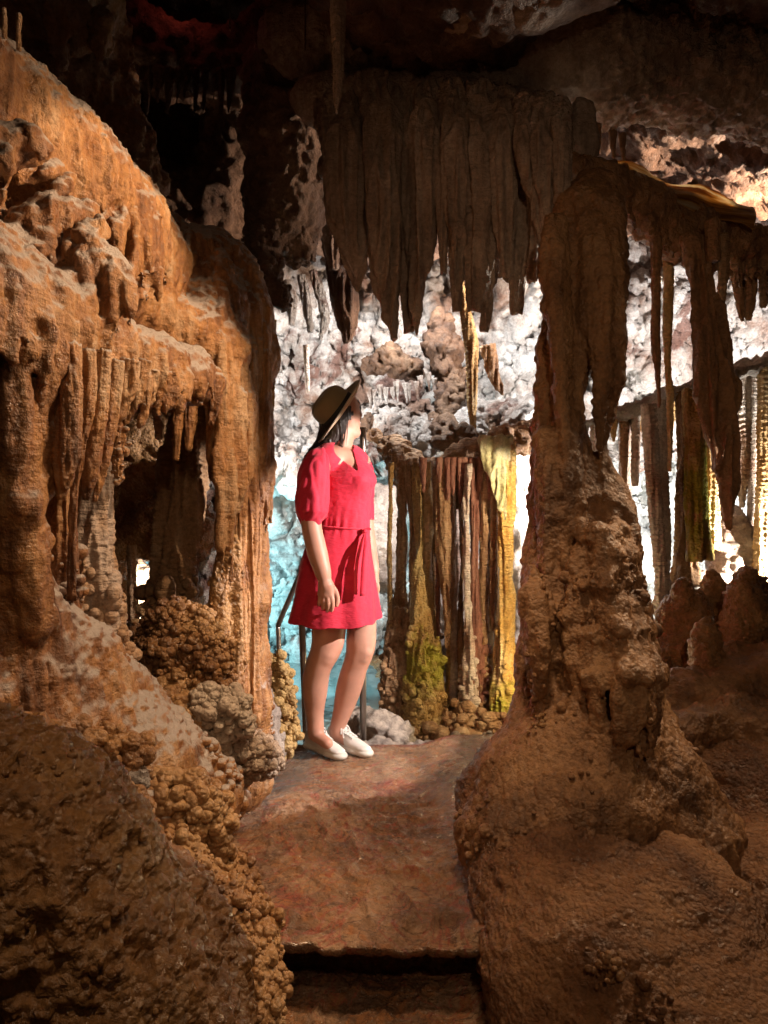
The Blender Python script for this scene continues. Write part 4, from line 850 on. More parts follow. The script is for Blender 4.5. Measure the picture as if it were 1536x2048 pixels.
pb('tallest popcorn boulder peaking below the opening', [[(352, 1212, 2.75, 12), (350, 1250, 2.75, 36), (350, 1300, 2.75, 56), (350, 1360, 2.75, 62), (350, 1420, 2.7, 66)], [(300, 1290, 2.8, 50), (280, 1340, 2.8, 46)]], 1500, 61)
pb('smooth-capped popcorn boulder leaning right of the tallest one', [[(400, 1290, 2.7, 34), (430, 1330, 2.7, 38), (420, 1400, 2.7, 50)], [(400, 1240, 2.75, 26), (425, 1280, 2.72, 30)]], 700, 62)
pb('low grey popcorn boulder nearest the walkway on the left', [[(410, 1410, 2.5, 32), (450, 1425, 2.55, 40), (480, 1440, 2.6, 30)], [(440, 1470, 2.6, 34), (500, 1510, 2.75, 36), (530, 1520, 2.85, 26)]], 1300, 63, mat=M_POPG)
pb('small dark popcorn boulder tucked under the low grey one', [[(300, 1390, 2.55, 22), (340, 1420, 2.5, 26), (380, 1450, 2.5, 24)]], 300, 64)
pb('knobbly golden popcorn stalagmite beside the handrail post', [[(549, 1318, 3.3, 10), (548, 1350, 3.3, 17), (556, 1390, 3.3, 22), (556, 1430, 3.3, 27), (562, 1480, 3.3, 32)], [(566, 1345, 3.3, 8), (570, 1425, 3.3, 20)]], 420, 65, name='stalagmite', r0=.008, r1=.018, mat=rock_mat('golden_popcorn', [(.4, .24, .09), (.6, .40, .16), (.7, .52, .26)], knob=.3, streak=0))
drip('stalagmite', 'left twin of two small pillars beside the dark pointed stalagmite', [(456, 1276, 2.68, 8), (456, 1300, 2.68, 9), (452, 1350, 2.68, 8), (455, 1400, 2.68, 12)], M_POP, lump=.3)
drip('stalagmite', 'right twin of two small pillars beside the dark pointed stalagmite', [(474, 1280, 2.68, 7), (476, 1290, 2.68, 9), (470, 1340, 2.68, 8), (462, 1400, 2.68, 12)], M_POP, lump=.3)
lump('boulder', 'dark smooth boulder behind the golden popcorn stalagmite', 'boulder', M_GREY, [[(520, 1370, 3.3, 26), (520, 1440, 3.2, 40), (535, 1500, 3.2, 40)]], h=.013)
lump('boulder', 'low dark rocks between the visitor and the column group', 'boulder', M_GREY, [[(700, 1440, 4.4, 26), (760, 1450, 4.3, 34), (800, 1480, 4.2, 34)], [(610, 1470, 3.9, 10), (690, 1490, 3.95, 24), (760, 1500, 3.95, 24), (860, 1506, 3.95, 20), (960, 1510, 3.9, 20)]], h=.016, ops=[('n', .05, 6), ('b', .03, 13), ('n', .012, 30)])

# ------------------------------------------------------------------ the column group behind the visitor
lump('rock_ledge', 'tan rock ledge that roofs the thin column group', 'rock ledge', M_MIDC, [[(738, 866, 5.1, 13), (785, 896, 4.9, 22), (845, 938, 4.75, 24), (900, 930, 4.7, 30), (950, 912, 4.75, 34), (1000, 890, 4.8, 34), (1070, 868, 4.9, 34)], [(870, 960, 4.7, 30), (905, 985, 4.72, 34), (950, 960, 4.7, 34), (985, 950, 4.7, 26)], [(800, 930, 4.8, 22), (808, 1010, 4.85, 12)], [(900, 1000, 4.8, 20), (880, 1050, 4.8, 10)]], h=.014, ops=[('n', .07, 5), ('flute', .03, (16, 16, 3), 'side'), ('b', .03, 12), ('n', .012, 30)])
G = 'thin columns of the group behind the visitor'
pop_low = lambda z: (lambda V, N: np.clip((z-V[:, 2])*5, 0, 1))
T = [('leftmost thin column of the group, bulging over a knobbly foot', [(792, 900, 4.7, 12), (803, 960, 4.7, 8), (806, 1100, 4.7, 8), (804, 1170, 4.7, 8), (803, 1200, 4.7, 15), (802, 1230, 4.7, 13)], M_MIDC, .002, None),
 ('ringed brown stump under the leftmost thin column', [(797, 1215, 4.65, 14), (792, 1300, 4.6, 20), (786, 1380, 4.55, 24), (784, 1460, 4.5, 30)], M_MIDC, .008, 80),
 ('ringed brown stump second from the left in the group', [(818, 1230, 4.6, 12), (814, 1320, 4.55, 18), (812, 1460, 4.5, 26)], M_MIDC, .008, 60),
 ('grey-brown rod second from the left under the group roof', [(812, 920, 4.65, 10), (824, 1000, 4.65, 8), (830, 1100, 4.65, 8), (830, 1200, 4.65, 8)], M_MIDC, .002, None),
 ('orange rod turning into a mossy yellow beaded column', [(838, 930, 4.55, 9), (838, 1080, 4.55, 9), (838, 1180, 4.5, 13), (840, 1280, 4.5, 21), (842, 1370, 4.5, 24), (842, 1470, 4.45, 34)], M_GREEN, .003, 260),
 ('thin golden column close behind the mossy one', [(852, 925, 4.6, 7), (856, 1040, 4.6, 8), (854, 1140, 4.6, 8), (858, 1280, 4.6, 12)], M_GOLD, .003, None),
 ('slim dark column right of the golden thin one', [(868, 930, 4.7, 8), (868, 1100, 4.7, 7), (870, 1240, 4.7, 9), (872, 1400, 4.7, 20)], M_MIDC, .002, 30),
 ('wedge-shaped ribbed stalactite hanging in the middle of the group', [(884, 940, 4.5, 14), (882, 1010, 4.5, 16), (888, 1080, 4.5, 15), (893, 1180, 4.5, 9), (892, 1280, 4.5, 4), (891, 1295, 4.5, 2)], M_MIDC, .004, None),
 ('mossy beaded stump below the wedge-shaped stalactite', [(872, 1280, 4.55, 8), (872, 1340, 4.55, 14), (872, 1400, 4.5, 20), (872, 1470, 4.5, 26)], M_GREEN, .003, 90),
 ('pale narrow slab column left of the white rod', [(914, 960, 4.8, 6), (914, 1100, 4.8, 7), (916, 1200, 4.8, 9)], M_RIBW, .001, None),
 ('straight white rod ending in stacked pale beads', [(935, 930, 4.4, 5), (936, 1100, 4.4, 6), (937, 1220, 4.4, 7), (939, 1300, 4.4, 11), (942, 1400, 4.4, 15), (945, 1460, 4.4, 20)], M_RIBW, .003, 110),
 ('reddish thin column right of the white rod', [(950, 920, 4.45, 8), (950, 1050, 4.45, 7), (952, 1200, 4.45, 10), (956, 1400, 4.45, 16)], M_RED, .003, 40),
 ('brown ribbed column with a dark gap on its right', [(972, 930, 4.45, 12), (970, 1050, 4.45, 8), (966, 1180, 4.45, 9), (966, 1380, 4.45, 12)], M_MIDC, .004, 30),
 ('thin drip stalactite left of the big golden column', [(986, 950, 4.4, 10), (986, 1050, 4.4, 7), (984, 1180, 4.4, 5), (986, 1262, 4.4, 2)], M_MIDC, .003, None),
 ('biggest golden ribbed column at the right of the group', [(1016, 890, 4.35, 11), (1012, 1000, 4.35, 12), (1012, 1120, 4.35, 15), (1012, 1230, 4.35, 16), (1010, 1320, 4.35, 18), (1008, 1420, 4.35, 26), (1008, 1480, 4.35, 30)], rock_mat('big_gold_column', [(0.55, 0.28, 0.05), (0.72, 0.45, 0.14), (0.80, 0.62, 0.34)], streak=.5, rib=1.0, moss=((.36, .33, .05), -1.1, .4)), .0045, 30)]
for lb, pts, mt, rb, kn in T:
    wr = np.random.RandomState(len(lb)*7+int(pts[0][0])); pts = [(x+(wr.randint(-3, 4) if 0 < q_ < len(pts)-1 else 0), y, d+.02*wr.randn(), rr*(.85+.5*wr.rand())) for q_, (x, y, d, rr) in enumerate(pts)]
    nm = 'stalactite' if 'stalactite' in lb and 'stump' not in lb else ('stalagmite' if 'stump' in lb else 'column')
    drip(nm, lb, pts, mt, group=G, ribs=rb*.45, flute=.3, lump=.2, knobs=(pop_low(-.62), kn, .010, .022, len(lb)) if kn else None)
drip('drapery', 'pale green-white wedge drapery joined to the golden column head', [(990, 872, 4.32, 33), (992, 900, 4.32, 31), (998, 950, 4.32, 22), (1004, 1000, 4.32, 11), (1008, 1040, 4.32, 4)], rock_mat('lime_drapery', [(.4, .34, .14), (.66, .62, .36), (.78, .76, .6)], streak=.4), flat=.5)
rs = np.random.RandomState(77)
CX = [(781, 'honey'), (820, 'tan'), (846, 'honey'), (861, 'cream'), (877, 'umber'), (901, 'honey'), (907, 'cream'), (923, 'tan'), (944, 'umber'), (961, 'cream'), (979, 'honey'), (994, 'tan')]
CM = {'honey': M_GOLD, 'tan': M_MIDC, 'cream': M_RIBW, 'umber': M_RED}; seen = {}
for x, cn in CX:
    seen[cn] = seen.get(cn, 0)+1; b0 = 1180+rs.randint(0, 260)
    drip('column', f'pencil-thin {cn} rod filling a gap in the column group, {["first", "second", "third", "last"][seen[cn]-1]} {cn} one from the left', [(x, 925, 4.62, 6), (x+rs.randint(-4, 5), 1000+rs.randint(-30, 40), 4.62, 3+3*rs.rand()), (x+rs.randint(-3, 4), 1100, 4.61, 3.5+2*rs.rand()), (x+rs.randint(-3, 4), b0-20, 4.6, 4.6), (x+rs.randint(-2, 3), b0+60, 4.58, 8), (x, 1470, 4.55, 13)], CM[cn], group='pencil-thin rods of the column group', seg=18, ribs=.0012, lump=.3, flute=.2)
GR = 'short reddish drips under the roof of the column group'
for k, (x, y) in enumerate([(846, 985), (878, 965), (895, 1000), (905, 990), (920, 1010), (928, 975), (944, 1010), (960, 985), (978, 1000)]):
    drip('stalactite', ['first', 'second', 'third', 'fourth', 'fifth', 'sixth', 'seventh', 'eighth', 'ninth'][k]+' short reddish drip from the left under the group roof', [(x, 915, 4.42, 8), (x, 945, 4.42, 6), (x+1, y-10, 4.42, 4), (x+1, y, 4.42, 1.5)], M_RED, group=GR, seg=20)
lump('boulder', 'heap of beaded knobs and broken drips at the foot of the column group', 'boulder', M_MIDC, [[(770, 1480, 4.5, 26), (850, 1480, 4.4, 34), (930, 1470, 4.35, 34), (1010, 1470, 4.3, 38), (1080, 1480, 4.3, 50)], [(900, 1440, 4.4, 20), (960, 1430, 4.4, 24)]], h=.015, ops=[('n', .04, 8), ('b', .03, 16), ('n', .01, 30)], pop=(lambda V, N: np.clip(.6-N[:, 1], 0, 1), 700, .010, .026, 71, .3))
lump('boulder', 'pale rounded stone with beads at the near right of the column group', 'boulder', M_GREY, [[(905, 1490, 4.0, 12), (925, 1488, 4.0, 10)], [(960, 1490, 3.95, 16), (1000, 1485, 3.95, 16)]], h=.012, pop=(lambda V, N: np.ones(len(V)), 60, .010, .02, 72, .3))
# backdrop rock slab behind the column group
lump('boulder', 'grey rock slab standing behind the column group', 'boulder', M_GREY, [[(1030, 900, 5.5, 60), (1040, 1100, 5.5, 60), (1010, 1300, 5.4, 70)], [(930, 1150, 5.5, 50), (900, 1300, 5.4, 80), (880, 1420, 5.3, 80)]], h=.02, ops=[('n', .08, 3), ('b', .05, 7), ('n', .02, 20)])
lump('boulder', 'blue-grey boulders heaped at the pool edge behind the visitor', 'boulder', M_GREY, [[(770, 1000, 5.9, 34), (760, 1080, 5.8, 40), (775, 1160, 5.8, 30)]], h=.018, ops=[('n', .06, 5), ('b', .04, 10), ('n', .015, 25)])

# ---- growths on the white far wall
for nm, lb, pts, mt, kw in [
 ('stalactite', 'golden ringed stalactite in front of the white wall, longest there', [(905, 500, 4.9, 7), (925, 600, 4.9, 9), (942, 680, 4.9, 14), (944, 720, 4.9, 11), (944, 800, 4.9, 10), (946, 860, 4.9, 6), (948, 886, 4.9, 3)], M_GOLD, dict(ribs=.003)),
 ('stalactite', 'tan drapery hanging just right of the golden ringed stalactite', [(975, 690, 5.0, 16), (985, 740, 5.0, 14), (1000, 780, 5.0, 7), (1003, 790, 5.0, 3)], M_MIDC, dict(flat=.5)),
 ('stalactite', 'thin white pencil stalactite above the hat', [(612, 690, 5.0, 6), (614, 740, 5.0, 5), (616, 786, 5.0, 4)], M_RIBW, {}),
 ('drapery', 'brown shaded rock tongue hanging before the white wall', [(650, 430, 4.6, 20), (672, 500, 4.6, 26), (690, 600, 4.6, 26), (694, 660, 4.6, 16), (695, 685, 4.6, 5)], M_CEIL, dict(lump=.3)),
 ('drapery', 'first white wavy drapery left of the rock tongue', [(575, 560, 4.9, 8), (585, 600, 4.9, 11), (583, 650, 4.9, 6)], M_WHITE, dict(flat=.4, rot=.5)),
 ('drapery', 'second white wavy drapery left of the rock tongue', [(603, 550, 4.85, 8), (612, 600, 4.85, 11), (622, 665, 4.85, 6)], M_WHITE, dict(flat=.4, rot=.3)),
 ('drapery', 'third white wavy drapery left of the rock tongue, longest', [(625, 540, 4.8, 9), (645, 600, 4.8, 12), (652, 640, 4.8, 9), (640, 680, 4.8, 3)], M_WHITE, dict(flat=.4, rot=.4)),
 ('stalactite', 'tall white spire stalactite between curtain and pitted rock', [(652, 290, 4.5, 12), (655, 380, 4.5, 18), (660, 450, 4.5, 20), (668, 540, 4.5, 10)], M_WHITE, dict(lump=.25))]:
    drip(nm, lb, pts, mt, nm, **kw)
rs = np.random.RandomState(9)
ORD = ['leftmost', 'second', 'third', 'fourth', 'fifth', 'sixth', 'seventh', 'eighth', 'ninth', 'tenth', 'eleventh', 'last']
for k in range(12):
    x = 735+k*12+rs.randint(-3, 4); y = 815-k*3+rs.randint(-10, 10)
    drip('stalactite', f'small white drip on the far wall right of the face, {ORD[k]} of its row', [(x, y-30, 5.35, 6.5), (x+2, y-12+rs.randint(-4, 5), 5.35, 3.5), (x+4, y+2+rs.randint(-10, 12), 5.35, 1)], M_WHITE, group='row of small white drips on the far wall', seg=14)
for k, (x, y) in enumerate([(1150, 318), (1178, 296), (1195, 300), (1225, 312), (1245, 318)]):
    drip('stalactite', ['curved rimmed', 'dark hooked', 'black pointed', 'little amber', 'tiny amber'][k]+' stalactite in the arch above the banded drapery', [(x, y-50, 3.1, 8), (x+1, y-20, 3.1, 6), (x+3, y+6, 3.1, 2)], M_COL, group='small stalactites above the banded drapery', seg=20)
rops = [('n', .08, 5), ('b', .05, 10), ('r', .03, 18), ('n', .012, 35)]
M_RUST = rock_mat('rust_brown_rock', [(0.07, 0.035, 0.02), (0.14, 0.075, 0.042), (0.24, 0.15, 0.09)], streak=.2, bump=1.0)
lump('boulder', 'rust-brown knobbly outcrop bulging from the white wall behind the golden stalactite', 'boulder', M_RUST, [[(880, 650, 5.6, 24), (885, 700, 5.5, 36), (900, 770, 5.45, 28), (895, 840, 5.3, 30), (890, 880, 4.95, 26)], [(920, 870, 4.95, 26), (960, 900, 4.8, 22)]], h=.018, k=.06, ops=rops)
lump('boulder', 'flat brown outcrop on the white wall just right of the hat', 'boulder', M_RUST, [[(745, 725, 5.5, 18), (780, 722, 5.5, 26), (825, 735, 5.5, 22)], [(740, 840, 5.4, 16), (770, 850, 5.4, 20), (800, 880, 5.3, 22)]], h=.018, k=.06, ops=rops)
lump('rock_ledge', 'white knobbly overhang between the far wall and the roof of the column group', 'rock ledge', M_WHITE, [[(690, 850, 5.8, 30), (760, 850, 5.65, 36), (830, 850, 5.6, 40)], [(830, 855, 5.6, 40), (900, 860, 5.5, 40), (960, 850, 5.45, 44), (1040, 840, 5.4, 44), (1120, 830, 5.3, 40)], [(800, 895, 4.98, 18), (784, 868, 5.2, 26), (775, 835, 5.5, 34)], [(940, 885, 4.95, 24), (925, 862, 5.2, 34), (915, 830, 5.5, 44)], [(1030, 860, 5.0, 24), (1045, 840, 5.2, 34)], [(860, 905, 4.95, 16), (855, 880, 5.15, 26), (850, 850, 5.5, 34)]], h=.018, k=.07, ops=rops)
lump('boulder', 'tall pale rock added behind the slit in the left curtain to mask turquoise light', 'boulder', M_WHITE, [[(418, 940, 4.4, 26), (420, 1040, 4.4, 26), (412, 1140, 4.4, 26), (400, 1230, 4.4, 34)]], h=.016, k=.05, ops=rops)  # added to hide turquoise light showing through the slit
lump('boulder', 'small pale boulder added deep behind the left opening to catch the lamp glare', 'boulder', M_RIBW, [[(200, 1150, 5.0, 60), (270, 1180, 4.9, 50), (330, 1190, 4.8, 50)], [(230, 1240, 4.8, 60), (340, 1260, 4.7, 60)]], h=.02, ops=rops)  # pale rock added to catch and reflect the lamp glare

# ------------------------------------------------------------------ the visitor
D0 = 3.55
M_SKIN = plain('skin', (0.60, 0.31, 0.225), .5, sss=.12, bump=.0)
M_DRESS = plain('red_crinkle_dress', (0.70, 0.018, 0.06), .75, sheen=.2)
def _crinkle(m):
    nt = m.node_tree; N = nt.nodes; L = nt.links; g = N.new('ShaderNodeNewGeometry'); mp = N.new('ShaderNodeMapping'); mp.inputs['Scale'].default_value = (.25, .25, 1.3)
    n = N.new('ShaderNodeTexNoise'); n.inputs['Scale'].default_value = 230; n.inputs['Detail'].default_value = 3; b = N.new('ShaderNodeBump'); b.inputs['Strength'].default_value = .5; b.inputs['Distance'].default_value = .0035
    L.new(g.outputs['Position'], mp.inputs[0]); L.new(mp.outputs[0], n.inputs[0]); L.new(n.outputs[0], b.inputs['Height']); L.new(b.outputs[0], N['Principled BSDF'].inputs['Normal'])
_crinkle(M_DRESS)
M_HAIR = plain('dark_brown_hair', (0.022, 0.012, 0.010), .45)
M_HAT = plain('olive_brown_felt', (0.36, 0.26, 0.13), .9, sheen=.3, bump=.3, bscale=400)
M_BAND = plain('black_ribbon', (0.012, 0.010, 0.012), .6)
M_EDGE = plain('pale_lit_brim_edge', (0.62, 0.52, 0.40), .8)  # pale colour paints the lit line along the brim edge
M_SHOE = plain('white_canvas', (0.74, 0.71, 0.68), .7, bump=.15, bscale=300)
M_SOLE = plain('white_rubber', (0.70, 0.66, 0.60), .5)
M_LACE = plain('white_lace', (0.82, 0.80, 0.78), .8)
M_EYE = plain('eye', (0.55, 0.5, 0.48), .2)
def Q(px, py, dd=0.0): return W(px, py, D0+dd)
def rp(r): return r*D0/FPX
def ch(rock, pts, k=.02, sub=False, sq=1.0):
    P = [(Q(x, y, dd), rp(r)) for x, y, dd, r in pts]
    if len(P) > 2:                       # smooth limbs: a curve through the joints
        A = np.array([np.append(p, r) for p, r in P]); B = np.vstack([2*A[0]-A[1], A, 2*A[-1]-A[-2]]); o = []
        for i in range(1, len(B)-2):
            for u in (0, .25, .5, .75): o.append(.5*(2*B[i]+(B[i+1]-B[i-1])*u+(2*B[i-1]-5*B[i]+4*B[i+1]-B[i+2])*u*u+(3*B[i]-B[i-1]-3*B[i+1]+B[i+2])*u**3))
        o.append(A[-1]); P = [(q[:3], q[3]) for q in o]
    for (a, ra), (b, rb) in zip(P[:-1], P[1:]): rock.seg(a, b, ra, rb, k, sub, sq)
b = Rock(.0034, .02)
# legs
ch(b, [(664, 1190, -.03, 32.2), (658, 1250, -.03, 31.3), (656, 1284, -.035, 27.6), (649, 1306, -.04, 24.1), (641, 1322, -.035, 21.9), (635, 1338, -.03, 21.0)], .02)
ch(b, [(635, 1338, -.03, 20.5), (631, 1360, -.015, 21.9), (630, 1386, -.01, 20.1), (629, 1416, 0, 16.0), (631, 1445, 0, 12.5), (631, 1464, 0, 13.0)], .02)
ch(b, [(722, 1190, .07, 30.3), (723, 1250, .06, 28.1), (722, 1284, .05, 27.3), (720, 1302, .05, 24.6), (716, 1316, .05, 22.8), (711, 1330, .055, 21.9)], .015)
ch(b, [(711, 1330, .055, 21.9), (703, 1357, .065, 23.6), (695, 1386, .075, 22.3), (687, 1416, .08, 17.9), (678, 1445, .085, 13.8), (674, 1464, .09, 13.8)], .015)
ch(b, [(656, 1310, -.075, 9.8), (653, 1318, -.075, 8.1)], .02); ch(b, [(731, 1306, .01, 9.8), (727, 1316, .01, 8.1)], .02)
ch(b, [(631, 1470, 0, 12.5), (655, 1487, -.06, 10.8)], .02); ch(b, [(674, 1470, .09, 12.5), (702, 1487, .03, 10.8)], .02)
# torso under the dress
ch(b, [(690, 1170, .02, 48), (682, 1060, 0, 30), (688, 970, 0, 34), (684, 935, .01, 32)], .05)
ch(b, [(655, 922, -.08, 20), (684, 915, .0, 22), (718, 922, .09, 19)], .03)
ch(b, [(703, 935, -.055, 14), (690, 918, -.03, 16)], .02)
# neck and head; the face is turned right, slightly away
ch(b, [(678, 915, .0, 22), (678, 895, .0, 20), (684, 872, .0, 20), (686, 850, .01, 22)], .02)
hc = Q(684, 822, .01)
b.ell(hc, (.080, .074, .100), .02)
ch(b, [(706, 806, .012, 8), (709, 822, .012, 8)], .02)                        # forehead
ch(b, [(697, 842, -.012, 17), (702, 852, .0, 14)], .02); ch(b, [(703, 842, .02, 17), (708, 856, .02, 11)], .02)   # cheeks
ch(b, [(690, 862, -.01, 13), (704, 866, .005, 10), (714, 865, .018, 6.5)], .012)                                   # jaw and chin
ch(b, [(713.5, 815, .018, 3.0), (718, 824, .020, 3.0), (721.6, 831, .022, 3.0)], .006); ch(b, [(716.5, 833.5, .018, 3.2), (720, 834, .022, 2.4)], .005)      # nose
ch(b, [(711, 811, .004, 3.5), (714.5, 810, .018, 3.2), (715, 810, .03, 3)], .008)                                                                       # brow
ch(b, [(713, 845.5, .006, 2.6), (717.8, 845.5, .018, 2.8)], .004); ch(b, [(713, 851, .008, 2.8), (717.3, 851.5, .018, 3.0)], .004)                           # lips
ch(b, [(709.5, 819, -.006, 2.8), (712, 818.5, .004, 2.8)], .008, True)                                                                             # eye socket
# arms and hands
ch(b, [(640, 925, -.12, 21), (628, 980, -.16, 19), (622, 1040, -.18, 17.5), (629, 1082, -.18, 17), (636, 1110, -.19, 16.5), (644, 1138, -.20, 13.5), (648, 1154, -.20, 11)], .015)
ch(b, [(649, 1156, -.20, 10.5), (651, 1170, -.205, 13)], .012)
for f in [[(645, 1170, -.200, 8), (643, 1188, -.200, 7.5)], [(651, 1168, -.205, 9), (651, 1190, -.205, 8)], [(658, 1170, -.205, 9), (660, 1189, -.205, 8)]]: ch(b, f, .012)
for f in [[(662.5, 1190, -.208, 5), (664.5, 1203, -.212, 4.3), (664.5, 1213, -.205, 4.0), (663, 1221, -.195, 3.4)],      # index
          [(655.5, 1193, -.210, 4.8), (656.5, 1206, -.214, 4.3), (655.8, 1215, -.204, 3.9), (654.5, 1222, -.192, 3.4)],   # middle
          [(648, 1192, -.207, 4.6), (648, 1204, -.210, 4.1), (647, 1212, -.200, 3.8), (646, 1217, -.188, 3.3)],       # ring
          [(641, 1188, -.202, 4.2), (640, 1198, -.205, 3.7), (639, 1205, -.196, 3.4), (638, 1210, -.186, 3.0)],       # little
          [(660, 1170, -.195, 6), (669, 1181, -.185, 5.5), (674, 1193, -.180, 4.6), (675, 1203, -.180, 4.2), (673, 1211, -.182, 3.5)]]:  # thumb
    ch(b, f, .0035)
ch(b, [(722, 925, .12, 20), (730, 985, .16, 18), (731, 1050, .16, 16.5), (736, 1090, .14, 15), (743, 1125, .10, 12), (747, 1143, .08, 9.5)], .015)
ch(b, [(747, 1145, .08, 9.5), (750, 1162, .07, 9)], .01)
for f in [[(753, 1164, .055, 4.4), (755.5, 1176, .05, 4), (754, 1188, .05, 3.4)], [(752, 1166, .07, 4.4), (753.5, 1179, .068, 4), (751.5, 1192, .068, 3.4)], [(750, 1166, .085, 4.3), (751, 1178, .085, 3.9), (749, 1190, .085, 3.3)], [(748, 1164, .10, 4), (748, 1174, .10, 3.6), (747, 1184, .10, 3)], [(750, 1152, .045, 5), (750, 1166, .03, 4.4), (750, 1177, .028, 3.6)]]: ch(b, f, .0035)
V, F = b.mesh()
person = make_obj('person', V, F, M_SKIN, base=W(660, 1500, D0+.03))
tag(person, 'person in short red dress, brown hat and white sneakers standing on the walkway', 'person')
for k, (x, y, dd) in enumerate([(711, 818.5, -.001)]):
    e = Rock(.0012, .001); e.ell(Q(x, y, dd), (.0065, .0075, .0065), .001); V, F = e.mesh(); make_obj('eye', V, F, M_EYE, person)

# dress: lofted shell with folds
def loft(rock, rows, k=.01, sub=False):
    """rows: (px, py, a, depth offset, b) stacked ellipses approximated by overlapping flattened discs"""
    for (x0, y0, a0, d0, b0), (x1, y1, a1, d1, b1) in zip(rows[:-1], rows[1:]):
        n = max(2, int(abs(y1-y0)/5))
        for i in range(n):
            t = i/n; x = x0+(x1-x0)*t; y = y0+(y1-y0)*t; a = a0+(a1-a0)*t; bb = b0+(b1-b0)*t; dd = d0+(d1-d0)*t
            rock.ell(Q(x, y, dd), (rp(a), bb, .022), k, sub)
def dress_mesh():
    n, m = 160, 190; rows = [(955, 689, 57, -.01, .118), (975, 688, 57.5, -.01, .122), (1000, 686, 56, 0, .115), (1030, 684, 55, 0, .105), (1056, 683, 55.5, 0, .102), (1080, 679, 61.5, 0, .118), (1100, 675, 66.5, 0, .13), (1130, 672, 73, 0, .145), (1160, 672, 77.5, 0, .155), (1190, 671, 82, 0, .165), (1222, 669.5, 88, 0, .175), (1234, 669, 90.5, 0, .178)]
    A = np.array(rows, float); yy = np.linspace(955, 1234, n); a = np.linspace(0, 2*math.pi, m, endpoint=False)
    cx = np.interp(yy, A[:, 0], A[:, 1]); ax = np.interp(yy, A[:, 0], A[:, 2]); dd = np.interp(yy, A[:, 0], A[:, 3]); bb = np.interp(yy, A[:, 0], A[:, 4])
    V = []
    for i in range(n):
        c = Q(cx[i], yy[i], dd[i]); s = (yy[i]-1056)/178; 
        rf = 1+(0.0 if s < 0 else 1)*(s*.035*np.sin(a*7+1.1+s*.6)+s*.022*np.sin(a*12+2.0*s))
        g = math.exp(-((yy[i]-1050)/16)**2); rf = rf+g*.018*np.sin(a*26+2*np.sin(a*3))+ (0.012*np.sin(a*19+3) if abs(yy[i]-1050) < 60 else 0)*math.exp(-((yy[i]-1050)/38)**2)
        ex = 2.3; ca, sa = np.cos(a), np.sin(a); sup = (np.abs(ca)**ex+np.abs(sa)**ex)**(-1/ex)
        x = c[0]+rp(ax[i])*sup*ca*rf; y = c[1]+bb[i]*sup*sa*rf
        bust = .034*math.exp(-((yy[i]-962)/17)**2)*(np.exp(-((a-(-1.05))%(2*math.pi)-0)**2*0)*0+np.exp(-(((a+.85+math.pi)%(2*math.pi)-math.pi)/.42)**2))
        x = x+bust*np.cos(a)*.4; y = y+bust*np.sin(a)
        z = np.full(m, c[2])-(0 if s < .7 else (s-.7)/.3)*(.030*(-sa).clip(0, 1)-.012*sa.clip(0, 1)+.004*np.sin(a*9))
        V.append(np.stack([x, y, z], 1))
    V = np.vstack(V); i = np.arange(n-1)[:, None]*m; j = np.arange(m)[None]; k = (j+1) % m
    F = np.stack([i+k, i+j, i+m+j, i+m+k], 2).reshape(-1, 4)
    N = normals(V, F); inner = V-N*.004; inner[:m] = V[:m]-N[:m]*.004
    Fi = F[:, ::-1]+len(V); lo = (n-1)*m; jj = np.arange(m); kk = (jj+1) % m
    rim = np.stack([lo+kk, lo+jj, lo+jj+len(V), lo+kk+len(V)], 1)
    return np.vstack([V, inner]), np.vstack([F, Fi, rim])
Vd, Fd = dress_mesh(); Vd = rough(Vd, Fd, [('n', .004, (14, 14, 8)), ('n', .0022, (50, 50, 60))])
# yoke with the V neck, and the puffed sleeves
y_ = Rock(.0034, .03)
ch(y_, [(648, 922, -.095, 22), (662, 912, -.05, 23), (690, 915, .0, 24), (716, 920, .08, 20)], .03)
loft(y_, [(690, 914, 34, .01, .080), (690, 925, 45, .005, .092), (690, 940, 53, 0, .106), (689, 958, 57.5, -.01, .121), (688, 975, 57.5, -.01, .123)], .012); ch(y_, [(712, 962, -.060, 25), (722, 962, -.04, 22)], .05)
ch(y_, [(679, 880, -.01, 25), (684, 899, -.02, 23.5)], .006, True)
for t in np.linspace(0, 1, 22):
    ch(y_, [(687+27*t, 896+44*t, -.16, 18*(1-t)+1.0), (685+27*t, 895+44*t, .0, 16*(1-t)+1.0)], .004, True)
Vy, Fy = y_.mesh(); Vy = rough(Vy, Fy, [('n', .001, (60, 60, 90)), ('n', .003, (16, 16, 14))])
def sleeve(pts, seed):
    P = [Q(x, y, dd) for x, y, dd, r in pts]; V, F = tube(P, [rp(p[3]) for p in pts], 72, .005, 1.05)
    return rough(V, F, [('flute', .007, (34, 34, 5)), ('n', .006, (12, 12, 7)), ('n', .002, (50, 50, 60))]), F
Vs, Fs = sleeve([(650, 906, -.09, 12), (638, 917, -.12, 22), (630, 935, -.14, 28), (627, 965, -.155, 30.5), (625, 1000, -.165, 32), (624, 1028, -.17, 31), (623, 1038, -.175, 25), (623, 1044, -.175, 19.5), (623, 1049, -.175, 19)], 1)
Vt, Ft = sleeve([(722, 916, .09, 12), (726, 935, .12, 20), (729, 970, .145, 20), (729, 1010, .15, 18), (729, 1040, .15, 17)], 2)
V, F = merge([(Vd, Fd), (Vy, Fy), (Vs, Fs), (Vt, Ft)])
dress = make_obj('dress', V, F, M_DRESS, person)
belt = []
